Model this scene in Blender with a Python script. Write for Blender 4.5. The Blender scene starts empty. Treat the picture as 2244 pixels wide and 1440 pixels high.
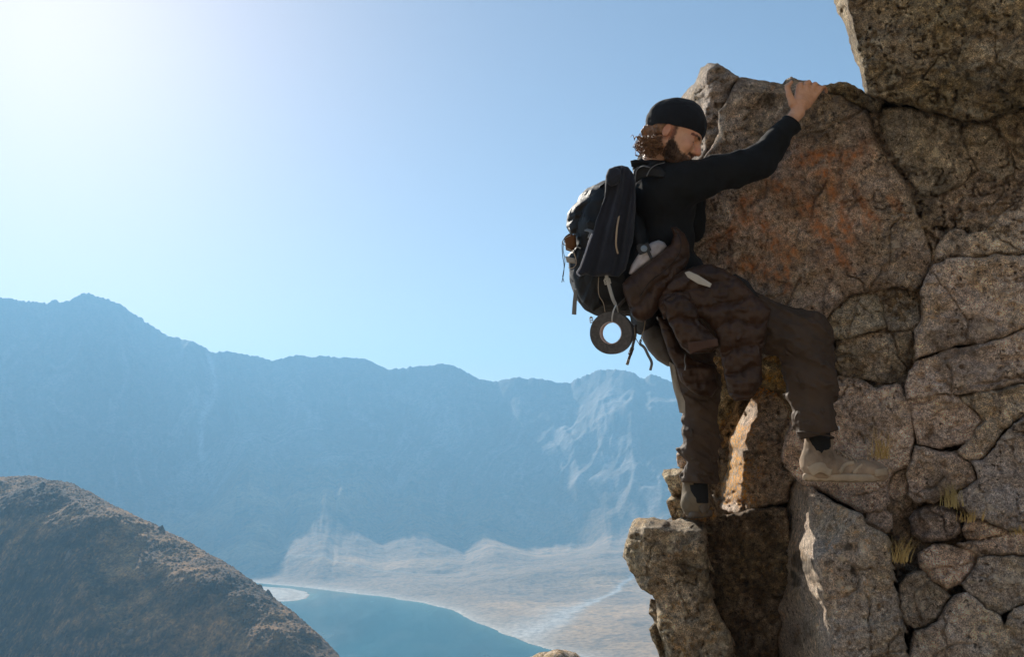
import bpy, math, random
import numpy as np
from mathutils import Vector, Matrix
random.seed(7); np.random.seed(7)
C = bpy.context.scene.collection
S = bpy.context.scene

# ------------------------------------------------------------------ camera
F = 2182.0            # focal length in photograph pixels (35 mm on a 36 mm sensor)
CU, CV = 1122.0, 720.0
CAMZ = 120.0          # metres above the lake
TH = math.atan((1050.0 - CV) / F)
cam_d = bpy.data.cameras.new('camera'); cam = bpy.data.objects.new('camera', cam_d); C.objects.link(cam)
cam_d.lens = 35.0 * 2182.0 / 2181.67; cam_d.sensor_width = 36.0
cam_d.clip_start = 0.05; cam_d.clip_end = 60000
cam.location = (0, 0, CAMZ); cam.rotation_euler = (math.pi / 2 + TH, 0, 0)
S.camera = cam
ct, st = math.cos(TH), math.sin(TH)

def P(u, v, d):
    """world point seen at photo pixel (u,v) at distance d along the viewing axis"""
    u = np.asarray(u, float); v = np.asarray(v, float); d = np.asarray(d, float)
    xc = (u - CU) / F * d; yc = (CV - v) / F * d
    return np.stack(np.broadcast_arrays(xc, d * ct - yc * st, d * st + yc * ct + CAMZ), -1)

def ray(u, v):
    """horizontal and vertical slope of the ray per metre of world y"""
    p = P(u, v, 1.0); return p[..., 0] / p[..., 1], (p[..., 2] - CAMZ) / p[..., 1]

# ------------------------------------------------------------------ sun + sky
_s = P(95.0, -125.0, 1.0) - np.array([0, 0, CAMZ]); _s /= np.linalg.norm(_s)
SUN = Vector(_s.tolist())
sun_el = math.asin(SUN.z); sun_az = math.atan2(SUN.x, SUN.y)
sun_d = bpy.data.lights.new('sun', 'SUN'); sun = bpy.data.objects.new('sun', sun_d); C.objects.link(sun)
sun_d.energy = 5.0; sun_d.angle = math.radians(0.53); sun_d.color = (1.0, 0.93, 0.82)
sun.rotation_euler = SUN.to_track_quat('Z', 'Y').to_euler()
sun.location = (0, 0, 900)
W = bpy.data.worlds.new('World'); S.world = W; W.use_nodes = True
wn = W.node_tree; wn.nodes.clear()
sky = wn.nodes.new('ShaderNodeTexSky'); sky.sky_type = 'NISHITA'; sky.sun_disc = False
sky.sun_elevation = sun_el; sky.sun_rotation = sun_az
sky.altitude = 1500; sky.air_density = 1.0; sky.dust_density = 1.35; sky.ozone_density = 1.1
bg = wn.nodes.new('ShaderNodeBackground'); bg.inputs[1].default_value = 0.055
wo = wn.nodes.new('ShaderNodeOutputWorld')
wb = wn.nodes.new('ShaderNodeMix'); wb.data_type = 'RGBA'; wb.blend_type = 'MULTIPLY'; wb.inputs[0].default_value = 1.0; wb.inputs[7].default_value = (1.06, 0.975, 0.965, 1)   # white balance of the air
wn.links.new(sky.outputs[0], wb.inputs[6]); wn.links.new(wb.outputs[2], bg.inputs[0]); wn.links.new(bg.outputs[0], wo.inputs[0])
S.view_settings.view_transform = 'Standard'; S.view_settings.look = 'None'
S.view_settings.exposure = 0.85; S.view_settings.gamma = 1.0; S.view_settings.use_curve_mapping = False
S.render.engine = 'CYCLES'
S.cycles.use_denoising = True
S.cycles.max_bounces = 6; S.cycles.volume_bounces = 1; S.cycles.diffuse_bounces = 3
S.cycles.sample_clamp_indirect = 6.0

# ------------------------------------------------------------------ helpers
def _hash(ix, iy, iz, seed):
    h = (ix.astype(np.uint32) * np.uint32(374761393) + iy.astype(np.uint32) * np.uint32(668265263)
         + iz.astype(np.uint32) * np.uint32(2147483647) + np.uint32((seed * 144269504 + 12345) & 0xffffffff))
    h = (h ^ (h >> np.uint32(13))) * np.uint32(1274126177)
    h = (h ^ (h >> np.uint32(16))) * np.uint32(2246822519)
    return (h ^ (h >> np.uint32(15))).astype(np.float64) / 4294967295.0

def noise(p, seed=0):
    """smooth value noise, -1..1"""
    p = np.asarray(p, float)
    i = np.floor(p); f = p - i; i = i.astype(np.int64); f = f * f * f * (f * (f * 6 - 15) + 10)
    x, y, z = i[..., 0], i[..., 1], i[..., 2]; fx, fy, fz = f[..., 0], f[..., 1], f[..., 2]
    r = 0
    for dz in (0, 1):
        wz = fz if dz else 1 - fz
        for dy in (0, 1):
            wy = fy if dy else 1 - fy
            for dx in (0, 1):
                wx = fx if dx else 1 - fx
                r = r + wx * wy * wz * _hash(x + dx, y + dy, z + dz, seed)
    return r * 2 - 1

def fbm(p, octv=4, seed=0, gain=0.5, lac=2.03):
    r = 0; a = 1.0; t = 0; p = np.asarray(p, float)
    for k in range(octv):
        r = r + a * noise(p + 17.3 * k, seed + k); t += a; a *= gain; p = p * lac
    return r / t * 1.4

def ridged(p, octv=4, seed=0, gain=0.5):
    r = 0; a = 1.0; t = 0; p = np.asarray(p, float)
    for k in range(octv):
        r = r + a * (1 - 2 * np.abs(noise(p + 11.1 * k, seed + k))); t += a; a *= gain; p = p * 2.07
    return r / t

def cells(p, seed=0):
    """distance to nearest / second nearest jittered feature point and a random value of the cell"""
    p = np.asarray(p, float); i = np.floor(p).astype(np.int64)
    d1 = np.full(p.shape[:-1], 9.0); d2 = d1.copy(); idv = d1 * 0
    for dx in (-1, 0, 1):
        for dy in (-1, 0, 1):
            for dz in (-1, 0, 1):
                jx, jy, jz = i[..., 0] + dx, i[..., 1] + dy, i[..., 2] + dz
                q = np.stack([jx + _hash(jx, jy, jz, seed), jy + _hash(jx, jy, jz, seed + 1), jz + _hash(jx, jy, jz, seed + 2)], -1)
                d = np.sqrt(((p - q) ** 2).sum(-1)); m = d < d1
                d2 = np.where(m, d1, np.minimum(d2, d)); idv = np.where(m, _hash(jx, jy, jz, seed + 3), idv); d1 = np.where(m, d, d1)
    return d1, d2, idv

def sstep(a, b, x):
    t = np.clip((x - a) / (b - a), 0, 1); return t * t * (3 - 2 * t)

def poly_sdf(px, py, poly):
    """signed distance to a closed polygon, negative inside"""
    poly = np.asarray(poly, float); n = len(poly); d = np.full(px.shape, 1e18); ins = np.zeros(px.shape, bool)
    for k in range(n):
        ax, ay = poly[k]; bx, by = poly[(k + 1) % n]; ex, ey = bx - ax, by - ay
        wx, wy = px - ax, py - ay; t = np.clip((wx * ex + wy * ey) / (ex * ex + ey * ey + 1e-12), 0, 1)
        d = np.minimum(d, (wx - ex * t) ** 2 + (wy - ey * t) ** 2)
        c = ((ay > py) != (by > py)) & (px < ex * (py - ay) / ((ey if abs(ey) > 1e-12 else 1e-12)) + ax)
        ins ^= c
    d = np.sqrt(d); return np.where(ins, -d, d)

def line_dist(px, py, pts):
    pts = np.asarray(pts, float); d = np.full(px.shape, 1e18)
    for k in range(len(pts) - 1):
        ax, ay = pts[k]; bx, by = pts[k + 1]; ex, ey = bx - ax, by - ay
        wx, wy = px - ax, py - ay; t = np.clip((wx * ex + wy * ey) / (ex * ex + ey * ey + 1e-12), 0, 1)
        d = np.minimum(d, (wx - ex * t) ** 2 + (wy - ey * t) ** 2)
    return np.sqrt(d)

def mesh_obj(name, co, faces, mat=None, parent=None, smooth=True, attrs=None, mats=None):
    """faces: list of (n,k) int arrays (k = 3 or 4) or list of lists"""
    me = bpy.data.meshes.new(name); co = np.asarray(co, float)
    if len(faces) and isinstance(faces[0], np.ndarray) and faces[0].ndim == 2:
        fl = [f for f in faces if len(f)]
        loops = np.concatenate([f.ravel() for f in fl]).astype(np.int32)
        sizes = np.concatenate([np.full(len(f), f.shape[1]) for f in fl]).astype(np.int32)
    else:
        loops = np.array([i for f in faces for i in f], np.int32); sizes = np.array([len(f) for f in faces], np.int32)
    me.vertices.add(len(co)); me.vertices.foreach_set('co', co.astype(np.float32).ravel())
    me.loops.add(len(loops)); me.loops.foreach_set('vertex_index', loops)
    me.polygons.add(len(sizes)); me.polygons.foreach_set('loop_start', np.concatenate([[0], np.cumsum(sizes)[:-1]]).astype(np.int32))
    me.polygons.foreach_set('use_smooth', np.full(len(sizes), smooth))
    me.update(calc_edges=True)
    for k, a in (attrs or {}).items():
        a = np.asarray(a, np.float32)
        if a.ndim == 1:
            t = me.attributes.new(k, 'FLOAT', 'POINT'); t.data.foreach_set('value', a)
        else:
            t = me.attributes.new(k, 'FLOAT_COLOR', 'POINT'); t.data.foreach_set('color', np.concatenate([a, np.ones((len(a), 1))], 1).astype(np.float32).ravel())
    if mat: me.materials.append(mat)
    o = bpy.data.objects.new(name, me); C.objects.link(o)
    if parent is not None: o.parent = parent; o.matrix_parent_inverse = parent.matrix_world.inverted() if False else Matrix.Translation(-parent.location)
    return o

def grid_faces(nr, nc):
    i = np.arange((nr - 1) * (nc - 1)); r, c = i // (nc - 1), i % (nc - 1); a = r * nc + c
    return np.stack([a, a + 1, a + nc + 1, a + nc], 1)

def tag(o, label=None, cat=None, group=None, kind=None):
    if label: o['label'] = label
    if cat: o['category'] = cat
    if group: o['group'] = group
    if kind: o['kind'] = kind
    return o

def thing(name, loc, label, cat, group=None, kind=None):
    o = bpy.data.objects.new(name, None); C.objects.link(o); o.location = tuple(float(x) for x in loc); o.empty_display_size = 0.1
    return tag(o, label, cat, group, kind)

class NT:
    """short node builder"""
    def __init__(s, name):
        s.m = bpy.data.materials.new(name); s.m.use_nodes = True; s.t = s.m.node_tree; s.t.nodes.clear()
        s.out = s.t.nodes.new('ShaderNodeOutputMaterial'); s.b = s.t.nodes.new('ShaderNodeBsdfPrincipled')
        s.t.links.new(s.b.outputs[0], s.out.inputs[0]); s.b.inputs['Specular IOR Level'].default_value = 0.3
    def n(s, typ, ins=None, **kw):
        n = s.t.nodes.new(typ)
        for k, v in kw.items(): setattr(n, k, v)
        for k, v in (ins or {}).items(): s.set(n.inputs[k], v)
        return n
    def set(s, sock, v):
        if isinstance(v, bpy.types.NodeSocket): s.t.links.new(v, sock)
        else: sock.default_value = v
    def coords(s): return s.n('ShaderNodeNewGeometry').outputs['Position']
    def attr(s, name, col=False): return s.n('ShaderNodeAttribute', attribute_name=name).outputs['Color' if col else 'Fac']
    def noise(s, vec, scale, detail=4, rough=0.55, dist=0.0):
        return s.n('ShaderNodeTexNoise', {'Vector': vec, 'Scale': scale, 'Detail': detail, 'Roughness': rough, 'Distortion': dist}).outputs['Fac']
    def vor(s, vec, scale, out='Distance', feature='F1'):
        return s.n('ShaderNodeTexVoronoi', {'Vector': vec, 'Scale': scale}, feature=feature).outputs[out]
    def ramp(s, fac, stops):
        r = s.n('ShaderNodeValToRGB', {'Fac': fac}); e = r.color_ramp.elements
        while len(e) < len(stops): e.new(0.5)
        for k, (p, c) in enumerate(stops):
            e[k].position = p; e[k].color = (c, c, c, 1) if isinstance(c, (int, float)) else (*c, 1)
        return r.outputs[0]
    def mix(s, fac, a, b, blend='MIX'):
        m = s.n('ShaderNodeMix', data_type='RGBA', blend_type=blend)
        s.set(m.inputs[0], fac)
        for k, v in ((6, a), (7, b)):
            s.set(m.inputs[k], (*v, 1) if isinstance(v, tuple) and len(v) == 3 else v)
        return m.outputs[2]
    def math(s, op, a, b=0.0, clamp=False):
        m = s.n('ShaderNodeMath', operation=op, use_clamp=clamp); s.set(m.inputs[0], a); s.set(m.inputs[1], b); return m.outputs[0]
    def mapping(s, vec, scale=(1, 1, 1), rot=(0, 0, 0)):
        m = s.n('ShaderNodeMapping'); s.set(m.inputs['Vector'], vec); m.inputs['Scale'].default_value = scale; m.inputs['Rotation'].default_value = rot; return m.outputs[0]
    def bump(s, h, strength=0.3, dist=0.01, prev=None):
        b = s.n('ShaderNodeBump', {'Strength': strength, 'Distance': dist, 'Height': h})
        if prev: s.set(b.inputs['Normal'], prev)
        return b.outputs[0]
    def fin(s, col, rough=0.8, normal=None, **kw):
        s.set(s.b.inputs['Base Color'], (*col, 1) if isinstance(col, tuple) and len(col) == 3 else col)
        s.set(s.b.inputs['Roughness'], rough)
        if normal: s.set(s.b.inputs['Normal'], normal)
        for k, v in kw.items(): s.set(s.b.inputs[k.replace('_', ' ')], v)
        return s.m
# ------------------------------------------------------------------ setting: terrain, lake, hill
def at_z0(u, v):
    a, e = ray(u, v); y = -CAMZ / e; return a * y, y

shore_px = [(380,1268),(480,1272),(560,1279),(640,1286),(700,1292),(760,1299),(820,1307),(880,1316),(930,1323),(985,1338),(1040,1363),(1100,1389),(1160,1412),(1245,1436),(1320,1452),(1380,1470),(1430,1500)]
sx, sy = at_z0(np.array([p[0] for p in shore_px], float), np.array([p[1] for p in shore_px], float))
lake = list(zip(sx.tolist(), sy.tolist())) + [(60, 520), (20, 430), (-40, 360), (-150, 330), (-280, 400), (-420, 600), (-560, 860), (-500, 1010)]
spit_px = [(556,1285),(600,1288),(640,1291),(668,1297),(679,1304),(672,1312),(650,1317),(620,1319),(580,1321),(556,1322)]
qx, qy = at_z0(np.array([p[0] for p in spit_px], float), np.array([p[1] for p in spit_px], float))
spit = list(zip(qx.tolist(), qy.tolist())) + [(float(qx[-1]) - 60, float(qy[-1])), (float(qx[0]) - 60, float(qy[0]))]

sil = np.array([(-900,700),(-500,660),(-300,640),(-120,648),(0,653),(30,656),(75,660),(104,665),(112,658),(122,655),(130,661),(152,662),(168,651),(180,643),(200,643),(215,650),(235,655),(255,663),(300,690),(340,718),(370,737),(400,745),(430,755),(468,776),(480,772),(500,771),(530,777),(560,780),(600,790),(625,782),(650,776),(672,781),(700,780),(750,783),(780,785),(800,787),(822,798),(850,812),(880,807),(890,810),(897,804),(925,803),(960,799),(975,799),(1000,806),(1022,818),(1050,833),(1090,838),(1098,834),(1140,829),(1155,833),(1170,830),(1200,836),(1225,840),(1250,838),(1262,830),(1290,820),(1312,812),(1340,809),(1366,811),(1390,820),(1402,830),(1414,829),(1425,822),(1440,823),(1470,836),(1495,846),(1560,850),(1700,880),(1900,890),(2244,850),(2700,800),(3600,760)], float)
sa, se = ray(sil[:, 0], sil[:, 1])
ridge_d_u = np.array([-900,-300,200,600,900,1100,1300,1500,1750,2244,3600], float)
ridge_d = np.array([1300,1650,1850,1960,1980,1930,1860,1760,1560,1250,950], float)
ra, _ = ray(ridge_d_u, 800.0)

def mountain(a, y):
    """height of the crater floor and wall along the ray of slope a at world y"""
    x = a * y
    rd = np.interp(a, ra, ridge_d); top = CAMZ + np.interp(a, sa, se) * rd
    p3 = np.stack([x, y, x * 0], -1)
    sh = poly_sdf(x, y, lake) + fbm(p3 / 30, 4, 2) * 3.0
    sp = poly_sdf(x, y, spit) + fbm(p3 / 18, 3, 4) * 1.5
    floor = np.clip(sh, -30, 60) * 0.04 + np.clip(sh - 40, 0, 400) * 0.022
    floor = np.where(sh < 0, -0.6 + sh * 0.05, floor)
    floor = np.maximum(floor, np.clip(-sp * 0.05, -3, 0.8))
    und = fbm(p3 / 130, 4, 3) * 5 + ridged(p3 / 60, 3, 9) * 1.2
    floor += und * sstep(15, 120, sh)
    # knolls behind the lake
    for (ku, kd, kh, wx, wy) in ((1150, 1130, 9, 130, 50), (1370, 1240, 16, 140, 90)):
        ka, _e = ray(ku, 1200.0)
        dx = (x - ka * kd) / wx; dy = (y - kd) / wy
        rr_ = np.sqrt(dx * dx + dy * dy); floor += kh * np.clip(1 - np.sqrt(rr_ ** 2 + .012) / 1.9 - .03 * fbm(p3 / 60, 4, 31) - .03 * ridged(np.stack([np.arctan2(dx, -dy) * 3.2, rr_ * .7, rr_ * 0], -1), 3, 32), 0, 1) ** 1.1
    rib = ridged(np.stack([a * 9 + 0.5 * noise(p3 / 260, 5), y / 900, x * 0], -1), 3, 12)
    rib2 = ridged(np.stack([a * 70 + 0.6 * noise(p3 / 90, 6), y / 500, x * 0], -1), 3, 22)
    base = rd - np.interp(a, ra, [330, 400, 450, 440, 420, 430, 450, 430, 380, 300, 260])
    t = (y - base + 26 * rib * sstep(-0.2, 0.3, (y - base) / 400)) / (rd - base)
    w = np.where(t < 1, np.clip(t, 0, 1) ** 1.22, 1.0)
    body = np.clip(w * (1 - w) * 4, 0, 1)
    h = floor * (1 - sstep(0, 1, t)) + top * w
    warpx = x + 70 * fbm(p3 / 240, 3, 33)
    lean = 1.1 * noise(np.stack([a * 5.0, a * 0, a * 0 + 2.0], -1), 36)
    east = sstep(-0.02, 0.12, a)
    g1 = ridged(np.stack([(warpx + lean * (y - base)) / 330, y / 700, x * 0], -1), 4, 35, 0.5)
    g2 = ridged(np.stack([(warpx - (0.9 + lean) * (y - base)) / 120, y / 260, x * 0], -1), 4, 37, 0.55)
    g3 = ridged(np.stack([(warpx + (1.4 * lean) * (y - base)) / 46, y / 170, x * 0], -1), 3, 38, 0.6)
    h = h + body * (g1 * 32 + g2 * (5 + 8 * east) + g3 * (1.0 + 3.0 * east)) + body * fbm(p3 / 80, 4, 41, .5) * (5 + 4 * east)
    rib2 = g2; rib = g1
    fan = 0
    for (fu, fh, fw, y0) in ((715, 70, .105, 1110), (560, 60, .080, 1130), (900, 40, .080, 1150), (1060, 26, .05, 1120)):
        fa = ray(fu, 1150.0)[0]; u_ = np.abs(a - fa + .012 * noise(p3 / 120, 88)) / fw
        prof_ = np.clip(1 - u_, 0, 1); prof_ = prof_ * prof_ * (3 - 2 * prof_) * (1 - .06 * ridged(np.stack([a * 60, a * 0, y / 300], -1), 2, 87))
        fan = np.maximum(fan, fh * prof_ * np.clip((y - y0 - 60 * u_) / (base - 40 - y0), 0, 1) ** 1.15)
    fan = fan * sstep(10, 90, sh) + fan * .05 * ridged(np.stack([a * 90 + .8 * noise(p3 / 90, 6), y / 220, x * 0], -1), 3, 89)
    h = h + np.where(t < 1, fan * (1 - sstep(.0, .8, t)), 0)
    cone = 34 * np.exp(-np.maximum(0, -t) * 4.5) * (0.6 + 0.5 * ridged(np.stack([a * 8 + .3 * noise(p3 / 200, 6), y / 500, x * 0], -1), 3, 77)) * sstep(60, 250, sh) * (1 - w)
    h = h + cone
    crag = (ridged(np.stack([a * 150, y / 40, x * 0], -1), 3, 51) + 0.6 * noise(np.stack([a * 420, y / 30, x * 0], -1), 53)) * 3.6
    h = h + crag * np.exp(-((t - 1) / 0.05) ** 2) * 0.6
    h = np.where(y > rd, top - (y - rd) * 0.55 + crag * 0.6 * np.exp(-((t - 1) / 0.05) ** 2), h)
    # the slope falling from the viewpoint down to the lake
    near = CAMZ - 1.9 - 0.37 * np.maximum(y - 2, 0) - 0.0002 * x * x
    return np.maximum(h, near), sh, sp, t, rib, rib2

# view sector: fine grid
na, ny = 620, 420
av = np.concatenate([np.linspace(-0.62, 0.30, 700), np.linspace(0.305, 0.72, 60)])
yv = np.concatenate([np.linspace(6, 420, 30), np.geomspace(430, 1000, 230), np.linspace(1002.5, 1400, 200), np.linspace(1403, 2000, 170), np.linspace(2020, 2700, 30)])
A, Y = np.meshgrid(av, yv)
Z, SH, SP, T, RB, RB2 = mountain(A, Y)
X = A * Y
p3 = np.stack([X, Y, X * 0], -1)
# colours of the land itself: pale beach, dry stream bed, straw coloured grass, grey scree
beach = np.exp(-np.clip(SH, 0, 200) / 13.0) * (SH > -8)
beach = np.maximum(beach, sstep(1.0, -4, SP + fbm(p3 / 12, 2, 61) * 2) * (1 - 0.45 * np.exp(-((SP + 14) / 5) ** 2)))
st_u = np.array([1140,1190,1240,1290,1330,1375,1400,1440,1500], float); st_v = np.array([1396,1380,1352,1330,1317,1300,1291,1284,1280], float)
tx, ty = at_z0(st_u, st_v); wid = np.interp(X, tx, [26, 22, 16, 8, 4, 3, 3, 3, 3])
stream = np.exp(-(line_dist(X + fbm(p3 / 25, 2, 71) * 3, Y + fbm(p3 / 30, 2, 73) * 14, list(zip(tx, ty))) / wid) ** 2) * (SH > 3)
pt_u = np.array([632,660,720,780,830,900], float); pt_v = np.array([1212,1222,1236,1247,1256,1262], float)
pa, pe = ray(pt_u, pt_v); py_ = np.array([1285,1270,1250,1235,1225,1210.])
path = np.exp(-(line_dist(X, Y, list(zip(pa * py_, py_))) / 3.5) ** 2)
straw = sstep(-0.05, 0.5, fbm(np.stack([X / 160, Y / 60, X * 0], -1), 4, 81)) * sstep(10, 60, SH) * (T < 0.15)
scree = sstep(0.25, 0.75, RB2 * 0.5 + 0.5 * RB + 0.25 * fbm(p3 / 60, 3, 91)) * sstep(-0.3, 0.4, T)
dark = sstep(0.2, 0.6, fbm(np.stack([A * 60, Y / 50, X * 0], -1), 4, 99)) * (T > -0.3) * 0.6 + sstep(0.35, 0.6, fbm(p3 / 9, 2, 15)) * 0.5 * (SH > 12) * (1 - beach)
col = np.array([0.30, 0.185, 0.095]) * np.ones(X.shape + (1,))
def blend(c, m, k): return c * (1 - m[..., None]) + np.array(k) * m[..., None]
col = blend(col, np.clip(straw, 0, 1) * 0.85, (0.50, 0.30, 0.14))
col = blend(col, sstep(0.0, 0.4, T) * 0.8, (0.105, 0.092, 0.082))
streak = sstep(0.25, 0.8, ridged(np.stack([A * 42 + 2.6 * fbm(p3 / 260, 3, 93), Y / 300, X * 0], -1), 5, 92, .6)) * sstep(0.0, 0.2, T) * sstep(1.0, 0.7, T)
col = blend(col, scree * 0.4, (0.24, 0.21, 0.19))
col = blend(col, streak * 0.35, (0.52, 0.46, 0.42))
sc0 = np.exp(-((A - ray(455, 900)[0] - .006 * np.sin(Y / 40)) / .0035) ** 2) * sstep(0.25, 0.5, T) * sstep(1.0, 0.95, T)
col = blend(col, sc0 * 0.8, (0.6, 0.55, 0.5))
col = blend(col, np.clip(dark, 0, 1) * 0.8, (0.055, 0.052, 0.04))
col = blend(col, np.clip(stream, 0, 1) * 0.9, (0.50, 0.46, 0.41))
col = blend(col, path * 0.8, (0.36, 0.29, 0.21))
col = blend(col, np.clip(beach, 0, 1) * 0.9, (0.62, 0.54, 0.44))
col = blend(col, sstep(120, 20, Y), (0.36, 0.30, 0.23))   # unseen near ground made pale to bounce fill light onto the cliff
n = NT('crater_earth'); pos = n.coords()
g = n.noise(pos, 0.22, 5, 0.6); g2 = n.noise(pos, 0.035, 4, 0.6)
c = n.mix(1.0, n.attr('col', True), n.ramp(g, [(0.32, 0.62), (0.5, 1.0), (0.7, 1.35)]), 'MULTIPLY')
c = n.mix(0.6, c, n.ramp(g2, [(0.3, 0.75), (0.7, 1.2)]), 'MULTIPLY')
M_LAND = n.fin(c, 0.95, n.bump(n.noise(pos, 0.16, 5, 0.6), 0.6, 2.5))
co = np.stack([X, Y, Z], -1).reshape(-1, 3)
crater = mesh_obj('mountain_ridge', co, [grid_faces(len(yv), len(av))], M_LAND, attrs={'col': col.reshape(-1, 3)})
tag(crater, 'hazy blue crater wall rising behind the lake with its pale scree apron and shore', kind='structure')
# the land outside the view, coarser, down to the horizon
def rest():
    th = np.linspace(math.atan(0.72), 2 * math.pi + math.atan(-0.62), 90)   # clockwise from +y
    rr = np.array([0, 3, 12, 40, 100, 200, 350, 600, 900, 1200, 1500, 1800, 2400, 4000, 8000.0])
    Tt, R = np.meshgrid(th, rr); x = R * np.sin(Tt); y = R * np.cos(Tt)
    h = CAMZ - 1.9 - 0.10 * R * np.maximum(np.cos(Tt), 0) + 0.36 * R * np.maximum(-np.cos(Tt), 0)  # slope behind the viewpoint steepened to bounce sunlight onto the cliff
    h = np.where(R > 900, h + 0, h)
    wall = np.interp(R, [0, 300, 900, 1600, 2400, 8000], [0, 0, 30, 130, 100, 0]) + fbm(np.stack([x / 300, y / 300, x * 0], -1), 3, 5) * np.interp(R, [0, 100, 600], [0, 1, 40])
    h = np.minimum(h, CAMZ + 240) * np.interp(R, [0, 1500, 8000], [1, 1, 0]) + wall
    edge = np.minimum(np.abs(Tt - th[0]), np.abs(Tt - th[-1]))
    az = np.tan(np.clip(np.where(Tt > math.pi, Tt - 2 * math.pi, Tt), -1.3, 1.3))
    hm = mountain(az, np.maximum(np.abs(y), 1))[0]
    h = np.where(edge < 0.25, hm + (h - hm) * sstep(0.02, 0.25, edge), h)
    co = np.stack([x, y, h - 0.3], -1).reshape(-1, 3)
    o = mesh_obj('ground', co, [grid_faces(len(rr), len(th))[:, ::-1]], M_LAND, attrs={'col': np.array([0.15, 0.12, 0.088])[None] + (np.array([0.36, 0.30, 0.23]) - np.array([0.15, 0.12, 0.088]))[None] * sstep(1600, 500, R.reshape(-1, 1))})  # paled around the viewpoint to act as a warm reflector
    tag(o, 'unseen dry mountain ground around the cliff, made pale and steep to bounce sunlight', kind='structure')
rest()

# lake
n = NT('lake_water'); pos = n.coords()
w1 = n.noise(n.mapping(pos, (1, 0.45, 1)), 0.35, 3, 0.5)
c = n.mix(n.attr('shallow'), (0.003, 0.095, 0.105), (0.15, 0.27, 0.20))
c = n.mix(1.0, c, n.ramp(n.noise(n.mapping(pos, (1, 0.22, 1), (0, 0, .5)), 0.012, 5, 0.6), [(0.35, 0.72), (0.65, 1.3)]), 'MULTIPLY')
M_WATER = n.fin(c, n.ramp(n.noise(n.mapping(pos, (1, 0.3, 1), (0, 0, .3)), 0.02, 4, 0.6), [(0.4, 0.10), (0.65, 0.32)]), n.bump(w1, 0.10, 0.25), IOR=1.33)
lx = np.linspace(-620, 420, 300); ly = np.geomspace(300, 1250, 300); LX, LY = np.meshgrid(lx, ly)
sh = poly_sdf(LX, LY, lake); sp = poly_sdf(LX, LY, spit)
shal = np.exp(-np.clip(-sh, 0, 500) / 14) * 0.6 + np.exp(-np.clip(sp, 0, 500) / 9) * 0.8
lk = mesh_obj('lake', np.stack([LX, LY, LX * 0], -1).reshape(-1, 3), [grid_faces(300, 300)], M_WATER, attrs={'shallow': np.clip(shal, 0, 1).ravel()})
tag(lk, 'calm teal crater lake below the cliff', kind='structure')

# near hill on the left
hs = np.array([(-1400,1100),(-700,1062),(-300,1050),(0,1044),(45,1042),(90,1043),(135,1053),(165,1064),(200,1083),(250,1112),(300,1140),(350,1163),(400,1187),(440,1208),(480,1232),(520,1262),(560,1292),(600,1322),(640,1352),(680,1386),(715,1418),(740,1442),(790,1500),(880,1600),(1000,1700)], float)
ha, he = ray(hs[:, 0], hs[:, 1])
hav = np.concatenate([np.linspace(-1.1, -0.56, 50), np.linspace(-0.556, -0.10, 640)]); 
tv = np.concatenate([np.linspace(0, 1, 420), 1 + np.linspace(0.01, 1.0, 30)])
HA, HT = np.meshgrid(hav, tv)
rs = np.interp(HA, ha, np.linspace(430, 270, len(ha)))
r0 = rs * 0.62
HY = r0 + (rs - r0) * HT
es = np.interp(HA, ha, he)
ee = es - 0.44 * (1 - np.clip(HT, 0, 1)) ** 1.75
HX = HA * HY
HZ = CAMZ + ee * HY
HZ = np.where(HT > 1, CAMZ + es * rs - (HY - rs) * 0.55 - (HY - rs) ** 2 * 0.002, HZ)
q = np.stack([HX, HY, HZ * 0], -1)
fade = 0.35 + 0.65 * np.clip((1 - HT) * 4, 0, 1)
gul = ridged(np.stack([(HX * 0.75 + HY * 0.66) / 42, (HY * 0.75 - HX * 0.66) / 150, HX * 0], -1), 3, 13)
HZ = HZ + gul * 4.5 * fade + fbm(q / 22, 5, 14) * 2.6 * fade
d1, d2, cid = cells(q * np.array([1.15, 0.9, 1]) , 17)
tuft = np.clip(0.62 - d1, 0, 1) * (cid > 0.35); HZ = HZ + tuft * 0.75
d1b, d2b, cidb = cells(q * np.array([0.25, 0.2, 1]), 23)
boul = np.clip(0.33 - d1b, 0, 1) * (cidb > 0.90); HZ = HZ + boul * 5.0
straw = sstep(-0.15, 0.45, fbm(np.stack([HX / 40, HY / 40, HX * 0], -1), 4, 19) + 0.25 * cid - 0.1)
hc = np.array([0.075, 0.043, 0.023]) * np.ones(HX.shape + (1,))
hc = blend(hc, straw * 0.75, (0.30, 0.155, 0.055))
hc = blend(hc, (tuft > 0.1) * (cid * 0.45), (0.34, 0.17, 0.055))
hc = blend(hc, sstep(0.15, 0.6, -gul) * 0.6, (0.030, 0.024, 0.018))
hc = blend(hc, (boul > 0.02) * 0.3, (0.27, 0.25, 0.24))
n = NT('dry_hill_scrub'); pos = n.coords()
c = n.mix(1.0, n.attr('col', True), n.ramp(n.noise(pos, 1.1, 5, 0.7), [(0.32, 0.35), (0.5, 1.0), (0.7, 1.8)]), 'MULTIPLY')
c = n.mix(1.0, c, n.ramp(n.noise(pos, 0.16, 5, 0.65), [(0.38, 0.38), (0.5, 1.0), (0.62, 1.9)]), 'MULTIPLY')
M_HILL = n.fin(c, 0.95, n.bump(n.noise(pos, 0.9, 5, 0.7), 1.0, 1.2))
hill = mesh_obj('hill', np.stack([HX, HY, HZ], -1).reshape(-1, 3), [grid_faces(len(tv), len(hav))], M_HILL, attrs={'col': hc.reshape(-1, 3)})
tag(hill, 'brown scrubby hillside sloping down to the lake in the lower left', kind='structure')

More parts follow.
